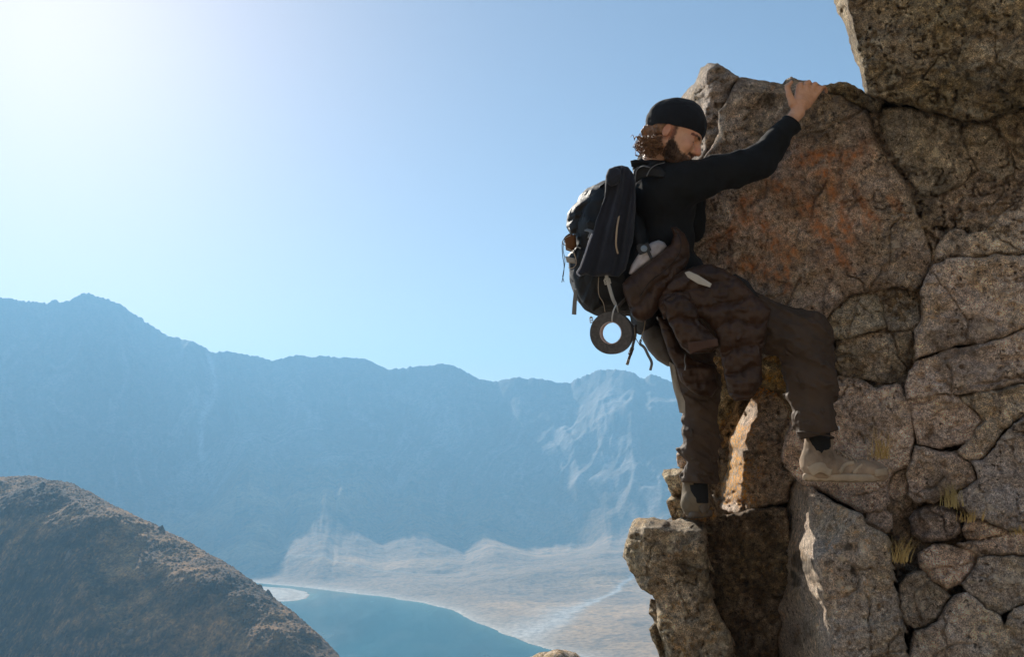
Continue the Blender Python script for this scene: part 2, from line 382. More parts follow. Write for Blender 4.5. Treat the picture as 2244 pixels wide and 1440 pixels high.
# haze: the air of the crater
HZ0, HZ1, HR = -3.0, 490.0, 3200.0
hb = [(-HR, -1500, HZ0), (HR, -1500, HZ0), (HR, 3000, HZ0), (-HR, 3000, HZ0), (-HR, -1500, HZ1), (HR, -1500, HZ1), (HR, 3000, HZ1), (-HR, 3000, HZ1)]
hz = mesh_obj('haze', hb, [[0, 3, 2, 1], [4, 5, 6, 7], [0, 1, 5, 4], [1, 2, 6, 5], [2, 3, 7, 6], [3, 0, 4, 7]], smooth=False)
mh = bpy.data.materials.new('haze_air'); mh.use_nodes = True; t = mh.node_tree; t.nodes.clear()
pv = t.nodes.new('ShaderNodeVolumePrincipled'); mo = t.nodes.new('ShaderNodeOutputMaterial')
pv.inputs['Color'].default_value = (0.32, 0.66, 1.0, 1); pv.inputs['Density'].default_value = 0.00044; pv.inputs['Anisotropy'].default_value = 0.2
t.links.new(pv.outputs[0], mo.inputs['Volume']); hz.data.materials.append(mh)
tag(hz, 'blue haze filling the crater', kind='stuff')
# ------------------------------------------------------------------ the cliff: one block per stone between the cracks
def rock_material():
    n = NT('volcanic_rock'); pos = n.coords()
    n1 = n.noise(pos, 9, 6, 0.65); n2 = n.noise(pos, 38, 5, 0.7); n3 = n.noise(pos, 190, 4, 0.7); n4 = n.noise(pos, 3.1, 4, 0.6)
    base = n.ramp(n1, [(0.30, (0.13, 0.090, 0.062)), (0.45, (0.25, 0.185, 0.135)), (0.56, (0.36, 0.285, 0.22)), (0.72, (0.52, 0.445, 0.37))])
    olive = n.ramp(n2, [(0.3, (0.09, 0.068, 0.03)), (0.7, (0.30, 0.22, 0.10))])
    c = n.mix(n.ramp(n4, [(0.42, 0.0), (0.62, 0.65)]), base, olive)
    spk = n.ramp(n2, [(0.34, 0.22), (0.46, 0.85), (0.56, 1.15), (0.66, 1.9)])
    c = n.mix(1.0, c, spk, 'MULTIPLY')
    c = n.mix(1.0, c, n.ramp(n3, [(0.34, 0.30), (0.5, 1.0), (0.64, 1.9)]), 'MULTIPLY')
    gm = n.math('MULTIPLY', n.attr('grey'), n.ramp(n.noise(pos, 4.4, 5, 0.65), [(0.36, 0.35), (0.58, 1.0)]))
    c = n.mix(gm, c, n.mix(1.0, n.ramp(n.noise(pos, 70, 5, 0.7), [(0.36, (0.15, 0.125, 0.115)), (0.5, (0.27, 0.235, 0.215)), (0.62, (0.44, 0.395, 0.365))]), n.ramp(n3, [(0.34, 0.45), (0.5, 1.0), (0.64, 1.6)]), 'MULTIPLY'))
    # crusty pale lichen patches and black pits
    nw = n.noise(pos, 30, 3, 0.6)
    v = n.vor(n.mix(0.06, pos, n.n('ShaderNodeTexNoise', {'Vector': pos, 'Scale': 26.0}).outputs['Color'], 'ADD'), 21)
    pm = n.math('MULTIPLY', n.ramp(v, [(0.20, 1.0), (0.42, 0.0)]), n.ramp(n.noise(pos, 6.5, 4, 0.65), [(0.50, 0.0), (0.60, 1.0)]))
    c = n.mix(n.math('MULTIPLY', pm, 0.55), c, (0.56, 0.49, 0.39))
    vb = n.vor(n.mix(0.04, pos, n.n('ShaderNodeTexNoise', {'Vector': pos, 'Scale': 60.0}).outputs['Color'], 'ADD'), 34)
    bm = n.math('MULTIPLY', n.ramp(vb, [(0.16, 1.0), (0.34, 0.0)]), n.ramp(n.noise(pos, 8.0, 3, 0.6), [(0.48, 0.0), (0.58, 1.0)]))
    c = n.mix(n.math('MULTIPLY', bm, 0.85), c, (0.022, 0.018, 0.014))
    # iron red streaks on the slab, yellow lichen on the rib, dark stains, painted recess shade
    om = n.math('MULTIPLY', n.attr('rust'), n.ramp(n2, [(0.35, 0.15), (0.6, 1.0)]))
    c = n.mix(n.math('MULTIPLY', om, 0.85, True), c, (0.46, 0.17, 0.05))
    lm = n.math('MULTIPLY', n.attr('lichen'), n.ramp(n.noise(pos, 55, 4, 0.7), [(0.46, 0.0), (0.56, 1.0)]))
    c = n.mix(n.math('MULTIPLY', lm, 0.9, True), c, (0.62, 0.30, 0.03))
    c = n.mix(n.math('MULTIPLY', n.attr('stain_shade'), n.ramp(n1, [(0.35, 1.0), (0.65, 0.45)])), c, (0.030, 0.024, 0.016))
    c = n.mix(1.0, c, n.attr('tone', True), 'MULTIPLY')
    c = n.mix(1.0, c, (1.92, 1.90, 1.88), 'MULTIPLY')
    b = n.bump(n.noise(pos, 45, 8, 0.75), 1.0, 0.030)
    b = n.bump(n3, 0.7, 0.004, b)
    return n.fin(c, 0.88, b)
M_ROCK = rock_material()

def D0(u, v):
    return np.interp(u, [1300, 1500, 1600, 1900, 2244, 2800, 3600], [4.55, 4.48, 4.42, 4.22, 4.05, 3.8, 3.6]) + 0.02 * np.sin(v / 170.0)

# name: polygon, offset (m), edge width (px), edge drop (m), roughness, tilt(du,dv per 1000px), tone, facets[(p1,p2,slope)] dropping away on the left side of p1->p2
BL = {}
def blk(key, pts, off=0.0, w=16, R=0.07, rough=1.0, tilt=(0, 0), tone=(1, 1, 1), facets=(), warp=1.0, deep=0.9):
    pts = [(x + 750 if x >= 2500 else x, y) for x, y in pts]      # the wall runs on beyond the frame
    BL[key] = dict(pts=pts, off=off, w=w, R=R, rough=rough, tilt=tilt, tone=tone, facets=facets, warp=warp, deep=deep)
OL = (0.74, 0.72, 0.60); GR = (1.38, 1.36, 1.30); BR = (1.48, 1.38, 1.30); PK = (1.62, 1.50, 1.42)
blk('overhang', [(1829,-8),(1838,31),(1848,52),(1856,70),(1869,121),(1883,148),(1890,185),(1896,204),(1910,214),(1924,213),(1950,224),(1986,229),(2025,235),(2060,247),(2112,264),(2177,252),(2250,230),(2320,200),(2620,120),(2700,-300),(2300,-420),(1900,-380),(1800,-200)], -0.22, 20, .10, 1.5, (-.05, .12), OL, facets=[((1905,215),(1845,-60),3.2)], deep=1.4)
blk('slab', [(1560,330),(1579,290),(1577,245),(1598,212),(1620,170),(1650,172),(1690,180),(1716,184),(1722,176),(1735,170),(1750,176),(1768,178),(1785,181),(1800,188),(1815,204),(1850,214),(1880,228),(1895,240),(1908,262),(1920,300),(1956,366),(1994,424),(2005,462),(2020,505),(2036,550),(2040,572),(2034,602),(2020,625),(2000,636),(1960,626),(1926,635),(1887,640),(1853,654),(1821,685),(1806,703),(1770,730),(1700,770),(1640,800),(1560,780),(1490,700),(1480,520),(1500,420),(1520,372)], 0.0, 26, .10, 0.75, (.02, .04), (.90,.85,.80), facets=[((1600,196),(1980,214),2.0)])
blk('knob', [(1470,240),(1490,217),(1507,197),(1524,186),(1532,168),(1538,150),(1553,139),(1575,141),(1592,151),(1604,160),(1616,170),(1600,210),(1582,240),(1580,290),(1562,324),(1540,350),(1500,400),(1440,420),(1440,300)], 0.07, 22, .14, 1.6, (.1, 0), (1.0, .98, .95), facets=[((1545,300),(1556,120),3.0),((1500,235),(1545,165),3.0)])
blk('cap', [(1803,187),(1820,184),(1852,184),(1872,192),(1890,203),(1906,214),(1932,224),(1927,242),(1912,250),(1896,236),(1878,226),(1850,213),(1815,203)], 0.05, 9, .06, 1.2, tone=(.62,.6,.5))
blk('f', [(1925,262),(1934,240),(1958,235),(1986,234),(2045,246),(2105,268),(2106,312),(2122,345),(2137,370),(2107,400),(2064,424),(2025,432),(2006,422),(1984,388),(1964,360),(1934,300)], 0.06, 24, .09, 1.3, tone=(.9,.9,.8))
blk('g', [(2112,270),(2176,259),(2186,285),(2199,306),(2212,324),(2226,362),(2222,380),(2192,394),(2161,380),(2142,368),(2108,312)], 0.06, 20, .07, 1.3, tone=(.95,.95,.85))
blk('h', [(2186,256),(2250,236),(2500,200),(2520,330),(2250,348),(2214,321),(2201,300)], 0.02, 16, .06, 1.4, tone=(.85,.82,.68))
blk('i', [(2014,458),(2028,438),(2068,427),(2106,404),(2142,376),(2190,398),(2227,384),(2250,372),(2250,426),(2200,466),(2161,500),(2122,509),(2099,497),(2062,516),(2042,543),(2034,530),(2021,500)], 0.09, 16, .09, 1.8, tone=(.88,.85,.75))
blk('h2', [(2216,326),(2250,350),(2520,335),(2520,420),(2252,368),(2230,362)], 0.05, 14, .06, 1.4, tone=(.9,.88,.8))
blk('j', [(2046,545),(2066,518),(2102,501),(2123,511),(2163,503),(2203,469),(2252,430),(2520,400),(2520,520),(2244,557),(2186,555),(2131,561),(2082,559),(2050,575)], 0.03, 16, .07, 1.2, tone=GR)
blk('k', [(2047,585),(2085,565),(2131,566),(2190,560),(2250,564),(2520,530),(2520,700),(2244,719),(2200,737),(2169,748),(2131,753),(2082,762),(2050,770),(2006,786),(2004,722),(2016,705),(2021,663),(2016,646),(2026,628),(2034,611)], -0.05, 20, .07, 1.0, tone=BR)
blk('l', [(2008,792),(2068,774),(2131,757),(2169,752),(2200,741),(2244,724),(2520,705),(2520,800),(2244,838),(2214,847),(2151,857),(2099,863),(2047,865),(1990,873),(1984,851),(1994,812)], -0.05, 18, .05, 1.1, tone=PK)
blk('m', [(1811,715),(1816,694),(1846,671),(1874,648),(1900,644),(1922,650),(1929,667),(1935,701),(1944,720),(1908,728),(1856,739),(1818,743)], 0.03, 16, .07, 1.0, tone=(1.05,1.05,.92))
blk('n', [(1933,650),(1957,636),(1985,640),(2002,648),(2014,667),(2012,706),(1998,719),(1950,723),(1939,703),(1931,667)], 0.05, 16, .07, 1.0, tone=(.95,.95,.88))
blk('o', [(1832,760),(1849,745),(1894,736),(1955,730),(1960,750),(1965,785),(1985,806),(1978,835),(1943,838),(1908,831),(1874,828),(1839,819),(1824,790)], 0.04, 16, .05, 1.0, tone=(1.1,1.08,.98))
blk('p2', [(1962,729),(1998,724),(2001,755),(2001,786),(1988,806),(1969,784)], 0.07, 10, .05, 1.0, tone=(.8,.74,.62))
blk('p', [(1839,823),(1894,834),(1922,851),(1964,846),(1985,874),(1995,903),(2000,962),(1995,1020),(1957,1038),(1945,1060),(1947,1100),(1935,1118),(1890,1122),(1850,1100),(1800,1075),(1745,1052),(1715,1010),(1722,950),(1740,900),(1800,850)], 0.0, 18, .06, 0.9, tone=PK)
blk('q', [(1960,1040),(1983,1034),(1990,1060),(1988,1088),(1966,1096),(1951,1084),(1952,1060)], 0.02, 12, .06, 0.9, tone=BR)
blk('q2', [(1900,1128),(1932,1122),(1949,1130),(1952,1155),(1940,1170),(1915,1158),(1898,1142)], 0.0, 12, .06, 0.9, tone=BR)
blk('q3', [(1952,1092),(1988,1094),(2000,1104),(1988,1122),(1960,1128),(1950,1112)], 0.03, 12, .06, 0.9, tone=BR)
blk('r', [(1990,879),(2047,869),(2100,868),(2128,890),(2150,925),(2120,965),(2060,985),(2010,975),(2004,940),(2000,903)], -0.04, 16, .05, 1.1, tone=PK)
blk('r2', [(2104,868),(2151,861),(2215,852),(2246,845),(2520,810),(2520,900),(2246,905),(2190,960),(2160,1000),(2130,1010),(2100,990),(2124,968),(2154,926),(2132,890)], -0.07, 14, .05, 1.2, tone=GR)
blk('r3', [(2004,980),(2060,989),(2098,992),(2128,1014),(2139,1050),(2107,1070),(2067,1086),(2043,1102),(2005,1098),(1992,1085),(1990,1030),(1999,1010)], -0.05, 16, .05, 1.0, tone=BR)
blk('s', [(2146,1050),(2134,1014),(2164,1004),(2196,962),(2250,910),(2520,905),(2520,1180),(2246,1162),(2200,1154),(2165,1140),(2130,1130),(2100,1100),(2090,1090)], -0.10, 20, .06, 0.9, tone=(1.1,1.1,1.12))
blk('t', [(1991,1135),(2010,1118),(2045,1110),(2075,1107),(2099,1131),(2103,1157),(2087,1178),(2050,1188),(2027,1185),(1999,1171)], -0.05, 20, .09, 0.9, tone=(1.1,1.05,1.08))
blk('u', [(2108,1159),(2118,1142),(2135,1139),(2171,1147),(2203,1163),(2187,1174),(2150,1184),(2120,1180)], -0.07, 14, .07, 0.9, tone=BR)
blk('v', [(2018,1215),(2043,1199),(2065,1195),(2090,1199),(2118,1205),(2139,1218),(2135,1247),(2107,1277),(2075,1293),(2043,1268),(2022,1246)], -0.07, 22, .09, 0.9, tone=PK)
blk('w', [(2096,1190),(2130,1186),(2190,1178),(2210,1166),(2250,1167),(2500,1180),(2500,1225),(2215,1217),(2171,1218),(2143,1222),(2122,1203)], -0.06, 12, .05, 1.2, tone=BR)
blk('x', [(2146,1226),(2175,1222),(2219,1221),(2250,1222),(2500,1230),(2500,1330),(2244,1318),(2226,1325),(2197,1345),(2163,1337),(2125,1298),(2112,1280),(2139,1250)], -0.10, 18, .05, 0.9, tone=(1.05,1.05,1.02))
blk('y', [(1975,1282),(1990,1262),(2007,1256),(2022,1254),(2043,1275),(2072,1297),(2084,1310),(2067,1333),(2050,1358),(2007,1380),(1986,1370),(1973,1330)], -0.08, 14, .05, 1.0, tone=(1.05,1.05,.98))
blk('z', [(2003,1388),(2055,1363),(2072,1336),(2090,1310),(2122,1302),(2163,1341),(2190,1352),(2200,1384),(2226,1335),(2250,1322),(2500,1335),(2520,1800),(2100,1850),(2000,1620),(1993,1450)], -0.14, 16, .05, 0.8, (0, -.15), GR)
blk('centre', [(1742,1052),(1760,1058),(1782,1066),(1797,1080),(1828,1100),(1860,1118),(1884,1126),(1896,1146),(1925,1166),(1947,1176),(1952,1225),(1959,1279),(1970,1340),(1982,1378),(1990,1440),(1998,1620),(1960,1800),(1780,1800),(1728,1500),(1713,1442),(1705,1414),(1690,1384),(1686,1360),(1696,1316),(1718,1281),(1722,1250),(1715,1200),(1713,1160),(1719,1131),(1726,1082),(1735,1062)], -0.35, 14, .06, 0.75, (.05, -.08), (1.12,1.08,1.0), facets=[((1800,1262),(1766,1056),3.0),((1738,1300),(1770,1262),1.5)], deep=1.2)
blk('prow', [(1390,1141),(1402,1138),(1430,1136),(1450,1141),(1464,1149),(1478,1143),(1497,1138),(1541,1141),(1546,1200),(1549,1247),(1557,1303),(1573,1351),(1600,1398),(1612,1440),(1640,1540),(1560,1600),(1500,1500),(1462,1442),(1455,1415),(1440,1380),(1436,1320),(1428,1302),(1405,1286),(1392,1262),(1382,1250),(1378,1230),(1368,1220),(1372,1200),(1374,1180),(1380,1160)], -0.20, 22, .13, 1.3, (.1, .05), (1.05,1.02,.88), facets=[((1380,1164),(1580,1164),3.4),((1425,1600),(1418,1120),1.4)])
blk('prow_foot', [(1424,1318),(1438,1322),(1446,1350),(1460,1385),(1474,1420),(1490,1460),(1540,1560),(1480,1620),(1450,1500),(1447,1440),(1441,1424),(1427,1400),(1422,1380),(1434,1364),(1432,1352),(1420,1345),(1421,1330)], -0.10, 12, .08, 1.6, tone=(1.0,.95,.85))
blk('recess', [(1543,1141),(1560,1124),(1605,1128),(1645,1120),(1690,1112),(1720,1116),(1740,1200),(1740,1300),(1700,1400),(1740,1600),(1640,1600),(1600,1440),(1560,1350),(1545,1260),(1530,1180)], 0.22, 16, .10, 1.3, (-.25, .1), (.62,.56,.46), deep=0.3)  # tone darkened: shade of the recess put into the colour
blk('rib', [(1572,975),(1586,945),(1600,925),(1611,908),(1608,890),(1616,882),(1634,868),(1650,850),(1664,846),(1680,850),(1700,862),(1724,888),(1733,919),(1755,958),(1749,1008),(1757,1044),(1728,1062),(1723,1099),(1700,1110),(1686,1104),(1665,1114),(1640,1122),(1611,1124),(1590,1116),(1574,1110),(1560,1092),(1556,1058),(1566,1030),(1576,1016),(1570,995)], 0.25, 12, .08, 2.2, (.0, .1), (1.1,1.03,.95), facets=[((1622,1130),(1640,960),2.6),((1640,960),(1672,845),3.0)], deep=0.22)
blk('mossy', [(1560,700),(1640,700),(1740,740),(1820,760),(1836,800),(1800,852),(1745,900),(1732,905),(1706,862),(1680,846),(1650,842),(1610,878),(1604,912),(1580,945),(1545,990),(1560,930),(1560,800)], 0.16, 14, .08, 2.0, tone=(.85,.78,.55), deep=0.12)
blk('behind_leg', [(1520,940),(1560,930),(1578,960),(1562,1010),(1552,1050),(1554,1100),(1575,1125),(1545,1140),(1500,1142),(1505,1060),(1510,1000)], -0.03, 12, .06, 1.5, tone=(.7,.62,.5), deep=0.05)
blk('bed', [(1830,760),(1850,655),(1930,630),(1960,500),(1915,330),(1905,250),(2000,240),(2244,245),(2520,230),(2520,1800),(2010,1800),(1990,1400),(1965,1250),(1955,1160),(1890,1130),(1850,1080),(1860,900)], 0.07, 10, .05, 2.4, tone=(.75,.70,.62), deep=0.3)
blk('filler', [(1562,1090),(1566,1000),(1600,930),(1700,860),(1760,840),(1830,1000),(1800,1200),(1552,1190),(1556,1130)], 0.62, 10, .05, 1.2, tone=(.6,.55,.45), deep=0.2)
blk('ledge1', [(1484,997),(1492,984),(1502,979),(1530,985),(1540,1020),(1500,1028),(1486,1020)], 0.08, 8, .06, 1.2, tone=BR, facets=[((1480,1002),(1540,1002),2)], deep=0.12)
blk('ledge2', [(1449,1040),(1455,1032),(1476,1029),(1500,1026),(1540,1030),(1540,1070),(1499,1070),(1472,1081),(1466,1070),(1458,1056)], 0.04, 6, .05, 0.9, tone=(1.25,1.2,.95), facets=[((1440,1044),(1540,1044),3)], deep=0.12)
blk('ledge3', [(1463,1098),(1470,1086),(1482,1072),(1500,1073),(1540,1078),(1540,1140),(1474,1140),(1470,1125)], 0.08, 7, .06, 1.0, tone=(1.1,1.05,.82), facets=[((1460,1094),(1540,1080),2.5)], deep=0.12)

cliff_root = thing('rock_cliff', P(1900, 1100, 4.4), 'fractured brown volcanic rock cliff filling the right side, made of blocks parted by dark cracks', 'cliff')

rust_lines = [([(1640,440),(1660,480),(1690,520),(1730,560)],16),([(1690,395),(1740,420),(1775,470),(1800,510)],13),([(1800,370),(1830,420),(1850,470),(1860,520)],14),([(1750,350),(1790,340),(1850,345),(1900,330)],16),([(1620,580),(1660,590),(1700,610)],16),([(1870,400),(1895,450),(1920,500)],9),([(1700,520),(1720,590),(1725,640)],9),([(1640,470),(1600,500),(1570,540)],14),([(1960,430),(1975,470)],6),([(1790,470),(1830,540),(1860,590)],8)]

GREY = {'slab': .30, 'overhang': .18, 'cap': .1, 'mossy': 0., 'recess': .15, 'centre': .75, 'p': .7, 'k': .8, 'l': .8, 'x': .8, 'z': .85, 's': .8, 'knob': .6, 'prow': .3, 'rib': .5, 'bed': .3}
def build_block(key, b, step=3.0):
    pts = np.array(b['pts'], float)
    lo = pts.min(0) - 12; hi = pts.max(0) + 12
    stp = step if (hi - lo).max() < 520 or True else step
    # coarser outside the picture
    def axis(a0, a1, f0, f1):
        a = [a0]
        while a[-1] < a1: a.append(a[-1] + (stp if f0 - 20 < a[-1] < f1 + 20 else 14))
        return np.array(a)
    ux = axis(lo[0], hi[0], 0, 2244); vy = axis(lo[1], hi[1], 0, 1440)
    U, V = np.meshgrid(ux, vy)
    k = b['warp']
    p2 = np.stack([U / 60, V / 60, U * 0 + 3.3], -1)
    wu = (fbm(p2, 4, 100, 0.6) * 5.5 + noise(p2 * 9, 104) * 1.3) * k; wv = (fbm(p2, 4, 120, 0.6) * 5.5 + noise(p2 * 9, 124) * 1.3) * k
    f = poly_sdf(U + wu, V + wv, pts) - (1.3 if key in ('slab', 'k', 'centre', 'overhang') else 3.0) - (1.6 if key == 'slab' else 2.8) * fbm(np.stack([U / 45, V / 45, U * 0 + 8], -1), 3, 400)
    gv, gu = np.gradient(f, vy, ux); gl = np.sqrt(gu ** 2 + gv ** 2) + 1e-9
    inside = f < 0
    q = inside[:-1, :-1] | inside[1:, :-1] | inside[:-1, 1:] | inside[1:, 1:]
    used = np.zeros_like(inside)
    used[:-1, :-1] |= q; used[1:, :-1] |= q; used[:-1, 1:] |= q; used[1:, 1:] |= q
    out = used & ~inside
    sc = np.clip(f, 0, 14) / gl
    U2 = np.where(out, U - gu / gl * np.clip(f, 0, 14), U); V2 = np.where(out, V - gv / gl * np.clip(f, 0, 14), V)
    s = np.clip(-f, 0, None)
    d0 = D0(U2, V2) + b['off'] + b['tilt'][0] * (U2 - pts[:, 0].mean()) / 1000 + b['tilt'][1] * (V2 - pts[:, 1].mean()) / 1000
    seed = sum(ord(c) for c in key) + int(pts[0][0])
    base = P(U2, V2, d0)
    big = fbm(base / 0.42, 3, seed) * 0.035
    w = 0.55 * b['w'] * (1 + 0.75 * noise(base / 0.10, seed + 3)) + 1.5
    m = np.clip(s / w, 0, 1)
    d = d0 + big + 0.5 * b['R'] * (1 + 0.8 * noise(base / 0.16, seed + 4)) * (1 - np.sqrt(np.clip(1 - (1 - m) ** 2, 0, 1)))
    fac = np.zeros_like(d)
    for (a, c, sl) in b['facets']:
        ex, ey = c[0] - a[0], c[1] - a[1]; L = math.hypot(ex, ey)
        t = ((U2 - a[0]) * ey - (V2 - a[1]) * ex) / L      # >0 on the left of a->c (image y down)
        t = t + fbm(base / 0.10, 3, seed + 9) * 7
        tm = np.clip(t, 0, None) * 4.1 / F
        fac = fac + sl * tm
    d = d + np.minimum(fac, 0.9)
    # chipped planes: stepped facets from large cells
    c1, c2, ci = cells(base / 0.13 + fbm(base / 0.08, 2, 7)[..., None] * 0.25, 200)
    d += (ci - 0.5) * 0.022 * b['rough'] * sstep(0.0, 0.10, c2 - c1)
    # broken faces: tilted planes that meet along sharp edges
    for sc_, am_, sd_ in ((0.34, 0.16, 500), (0.12, 0.17, 520), (0.05, 0.14, 540)):
        qq = base / sc_ + fbm(base / (sc_ * .7), 2, sd_)[..., None] * 0.18
        def plane(k):
            h1 = _hash(np.floor(qq[..., 0] + k * .37).astype(np.int64), np.floor(qq[..., 1] + k * .61).astype(np.int64), np.floor(qq[..., 2] + k * .83).astype(np.int64), sd_ + k)
            return h1
        best = None
        for k in range(5):          # lower envelope of random planes repeated in space
            ang = (sd_ * 1.7 + k * 2.4); ph = (qq[..., 0] * math.cos(ang) + qq[..., 2] * math.sin(ang)) * (0.75 + .12 * k) + noise(base / (sc_ * 2.6), sd_ + k) * 1.2
            tri_ = np.abs(ph - np.round(ph)) * 2; best = tri_ if best is None else np.minimum(best, tri_ + .12 * k)
        d += (best - 0.25) * am_ * sc_ * 0.55 * min(b['rough'], 1.6)
    r = b['rough'] * 1.25
    d -= r * (ridged(base / 0.055, 4, 210) * 0.0060 + fbm(base / 0.022, 3, 220) * 0.0045 + fbm(base / 0.16, 3, 230) * 0.012)
    hair = np.abs(noise(base / 0.20 + 0.5 * fbm(base / 0.06, 2, 9)[..., None], 240)); d += 0.018 * r * np.exp(-(hair / 0.022) ** 2) * (noise(base / 0.3, 241) > 0.0)
    for an_, sp_, sd_ in ((0.35, 0.36, 601), (1.30, 0.30, 602), (-0.7, 0.5, 603)):     # long joints running in set directions
        ph = (base[..., 0] * math.cos(an_) - base[..., 2] * math.sin(an_)) / sp_ + fbm(base / 0.25, 4, sd_) * 0.28 + b['off'] * 3
        dl = np.abs(ph - np.round(ph)) * sp_; mk = sstep(0.0, 0.25, noise(base / 0.22, sd_ + 9))
        d += mk * (0.020 * np.exp(-(dl / 0.004) ** 2) + 0.010 * sstep(0.0, 0.05, (ph - np.round(ph)) * sp_) * (ph > np.round(ph)))
    pit = fbm(base / 0.03, 2, 250); d += 0.012 * r * sstep(0.45, 0.8, pit)
    co = P(U2, V2, d)
    idx = -np.ones(U.shape, int); idx[used] = np.arange(used.sum())
    quads = np.stack([idx[:-1, :-1][q], idx[1:, :-1][q], idx[1:, 1:][q], idx[:-1, 1:][q]], 1)
    Vt = co[used]; nb = len(Vt)
    # border edges: edges with one face, walked back into the wall
    e = np.concatenate([quads[:, [0, 1]], quads[:, [1, 2]], quads[:, [2, 3]], quads[:, [3, 0]]])
    key_ = np.sort(e, 1); kk = key_[:, 0] * nb + key_[:, 1]
    un, inv, cnt = np.unique(kk, return_inverse=True, return_counts=True)
    be = e[cnt[inv] == 1]
    bv = np.unique(be); mp = -np.ones(nb, int); mp[bv] = np.arange(len(bv))
    uu, vv, dd = U2[used][bv], V2[used][bv], d[used][bv]
    cu, cv = pts[:, 0].mean(), pts[:, 1].mean()
    rings = [Vt]; faces = [quads]; prev = bv.copy(); prevmap = None; tot = nb
    last = {}
    prev_ids = np.arange(nb)
    dp_ = b['deep']
    for kx, (dz, shr) in enumerate(((min(0.05, dp_ * .3), 0.004), (min(0.16, dp_ * .6), 0.015), (min(0.4, dp_ * .8), 0.04), (dp_, 0.12 if dp_ > .5 else 0.05))):
        jit = fbm(np.stack([uu / 20, vv / 20, uu * 0 + kx * 3.1], -1), 3, seed + 5) * 0.035
        x2 = uu + (cu - uu) * shr; y2 = vv + (cv - vv) * shr
        ring = P(x2, y2, dd + dz) + np.stack([np.abs(jit), jit * 0, -np.abs(jit)], -1) * min(1, kx)
        rings.append(ring); ids = np.full(nb, -1); ids[bv] = np.arange(len(bv)) + tot
        faces.append(np.stack([prev_ids[be[:, 1]], prev_ids[be[:, 0]], ids[be[:, 0]], ids[be[:, 1]]], 1))
        prev_ids = ids; tot += len(bv)
    ctr = rings[-1].mean(0); rings.append(ctr[None]); 
    tri = np.stack([prev_ids[be[:, 1]], prev_ids[be[:, 0]], np.full(len(be), tot)], 1)
    allv = np.concatenate(rings)
    # colour marks of the stone, with the recess shade painted in
    uf = U2[used]; vf = V2[used]; n_extra = len(allv) - nb
    wob = fbm(np.stack([uf / 26, vf / 26, uf * 0], -1), 3, 300)
    rust = np.zeros(nb)
    if key == 'slab':
        for ln, wd in rust_lines:
            dl = line_dist(uf + wob * 14, vf + fbm(np.stack([uf / 20, vf / 20, uf * 0 + 5], -1), 2, 301) * 10, ln)
            rust = np.maximum(rust, np.exp(-(dl / (wd * (1.1 + 0.5 * wob))) ** 2))
        rust = np.clip(rust * 0.8 + 0.22 * sstep(1560, 1700, uf) * sstep(1960, 1850, uf) * sstep(280, 360, vf) * sstep(700, 560, vf), 0, 1) * (0.55 + 0.6 * sstep(-0.2, 0.4, fbm(np.stack([uf / 9, vf / 14, uf * 0], -1), 3, 302)))
    lich = np.zeros(nb)
    if key == 'rib': lich = sstep(1700, 1600, uf) * sstep(-0.3, 0.4, fbm(np.stack([uf / 22, vf / 22, uf * 0], -1), 3, 305)) + sstep(880, 850, vf)
    elif key in ('mossy', 'behind_leg'): lich = sstep(0.0, 0.5, wob) * 0.5
    elif key in ('prow', 'recess', 'centre'): lich = sstep(0.35, 0.6, wob) * 0.25
    stain_shade = sstep(0.15, 0.55, fbm(base[used] / 0.20, 4, 310)) * 0.55
    if key == 'prow': stain_shade = np.maximum(stain_shade, sstep(1480, 1545, uf) * 0.45 + 0.3 * sstep(0.0, 0.3, fbm(base[used] / 0.05, 3, 311)))  # darker towards the right edge, with dark mottling
    if key == 'centre':
        blob = np.zeros(nb)
        for bu, bvv, br in ((1760,1238,26),(1822,1240,14),(1740,1270,16),(1866,1248,10),(1850,1190,12),(1783,1268,12)):
            blob = np.maximum(blob, sstep(br, br * 0.6, np.hypot(uf + wob * 14 - bu, vf + wob * 16 - bvv)))
        stain_shade = np.maximum(stain_shade * (0.4 + 0.6 * sstep(1250, 1300, vf)), blob * 0.9)
    if key == 'recess': stain_shade = np.maximum(stain_shade, 0.5 + 0.3 * wob)  # shade inside the recess painted into the mask
    if key == 'slab':
        stain_shade = np.maximum(stain_shade * 0.7, sstep(17, 12, np.maximum(np.abs(uf - 1686) * 1.1 + wob * 3, np.abs(vf - 216) + wob * 4)) * 1.0)
    stain_shade = np.maximum(stain_shade, 0.35 * np.exp(-s[used] / (2.5 + 2 * wob)))   # darker along the block edges at the joints
    tone = np.array(b['tone'])[None] * np.ones((len(allv), 1)) * np.concatenate([1 + 0.14 * fbm(base[used] / 0.3, 2, 320), np.ones(n_extra)])[:, None]
    pad = lambda a, v=0.0: np.concatenate([a, np.full(n_extra, v)])
    o = mesh_obj('rock_block', allv, faces + [tri], M_ROCK, cliff_root, attrs={'rust': pad(rust), 'lichen': pad(np.clip(lich, 0, 1)), 'stain_shade': pad(np.clip(stain_shade, 0, 1), 0.3), 'tone': tone, 'grey': np.full(len(allv), GREY.get(key, 0.25 + 0.65 * random.random()))})
    return o

names = {'overhang': 'massive dark overhanging block in the top right corner', 'slab': 'large smooth slab with rust orange streaks behind the climber', 'knob': 'grey rounded knob of rock above the climber head',
         'prow': 'lichen spotted prow under the left foot', 'centre': 'tall pale block with a sunlit left face below the raised foot', 'rib': 'sunlit rib crusted with orange lichen between the legs', 'recess': 'dark recessed block right of the prow'}
for key, b in BL.items():
    o = build_block(key, b, 3.0)
    if key in names: o['label'] = names[key]

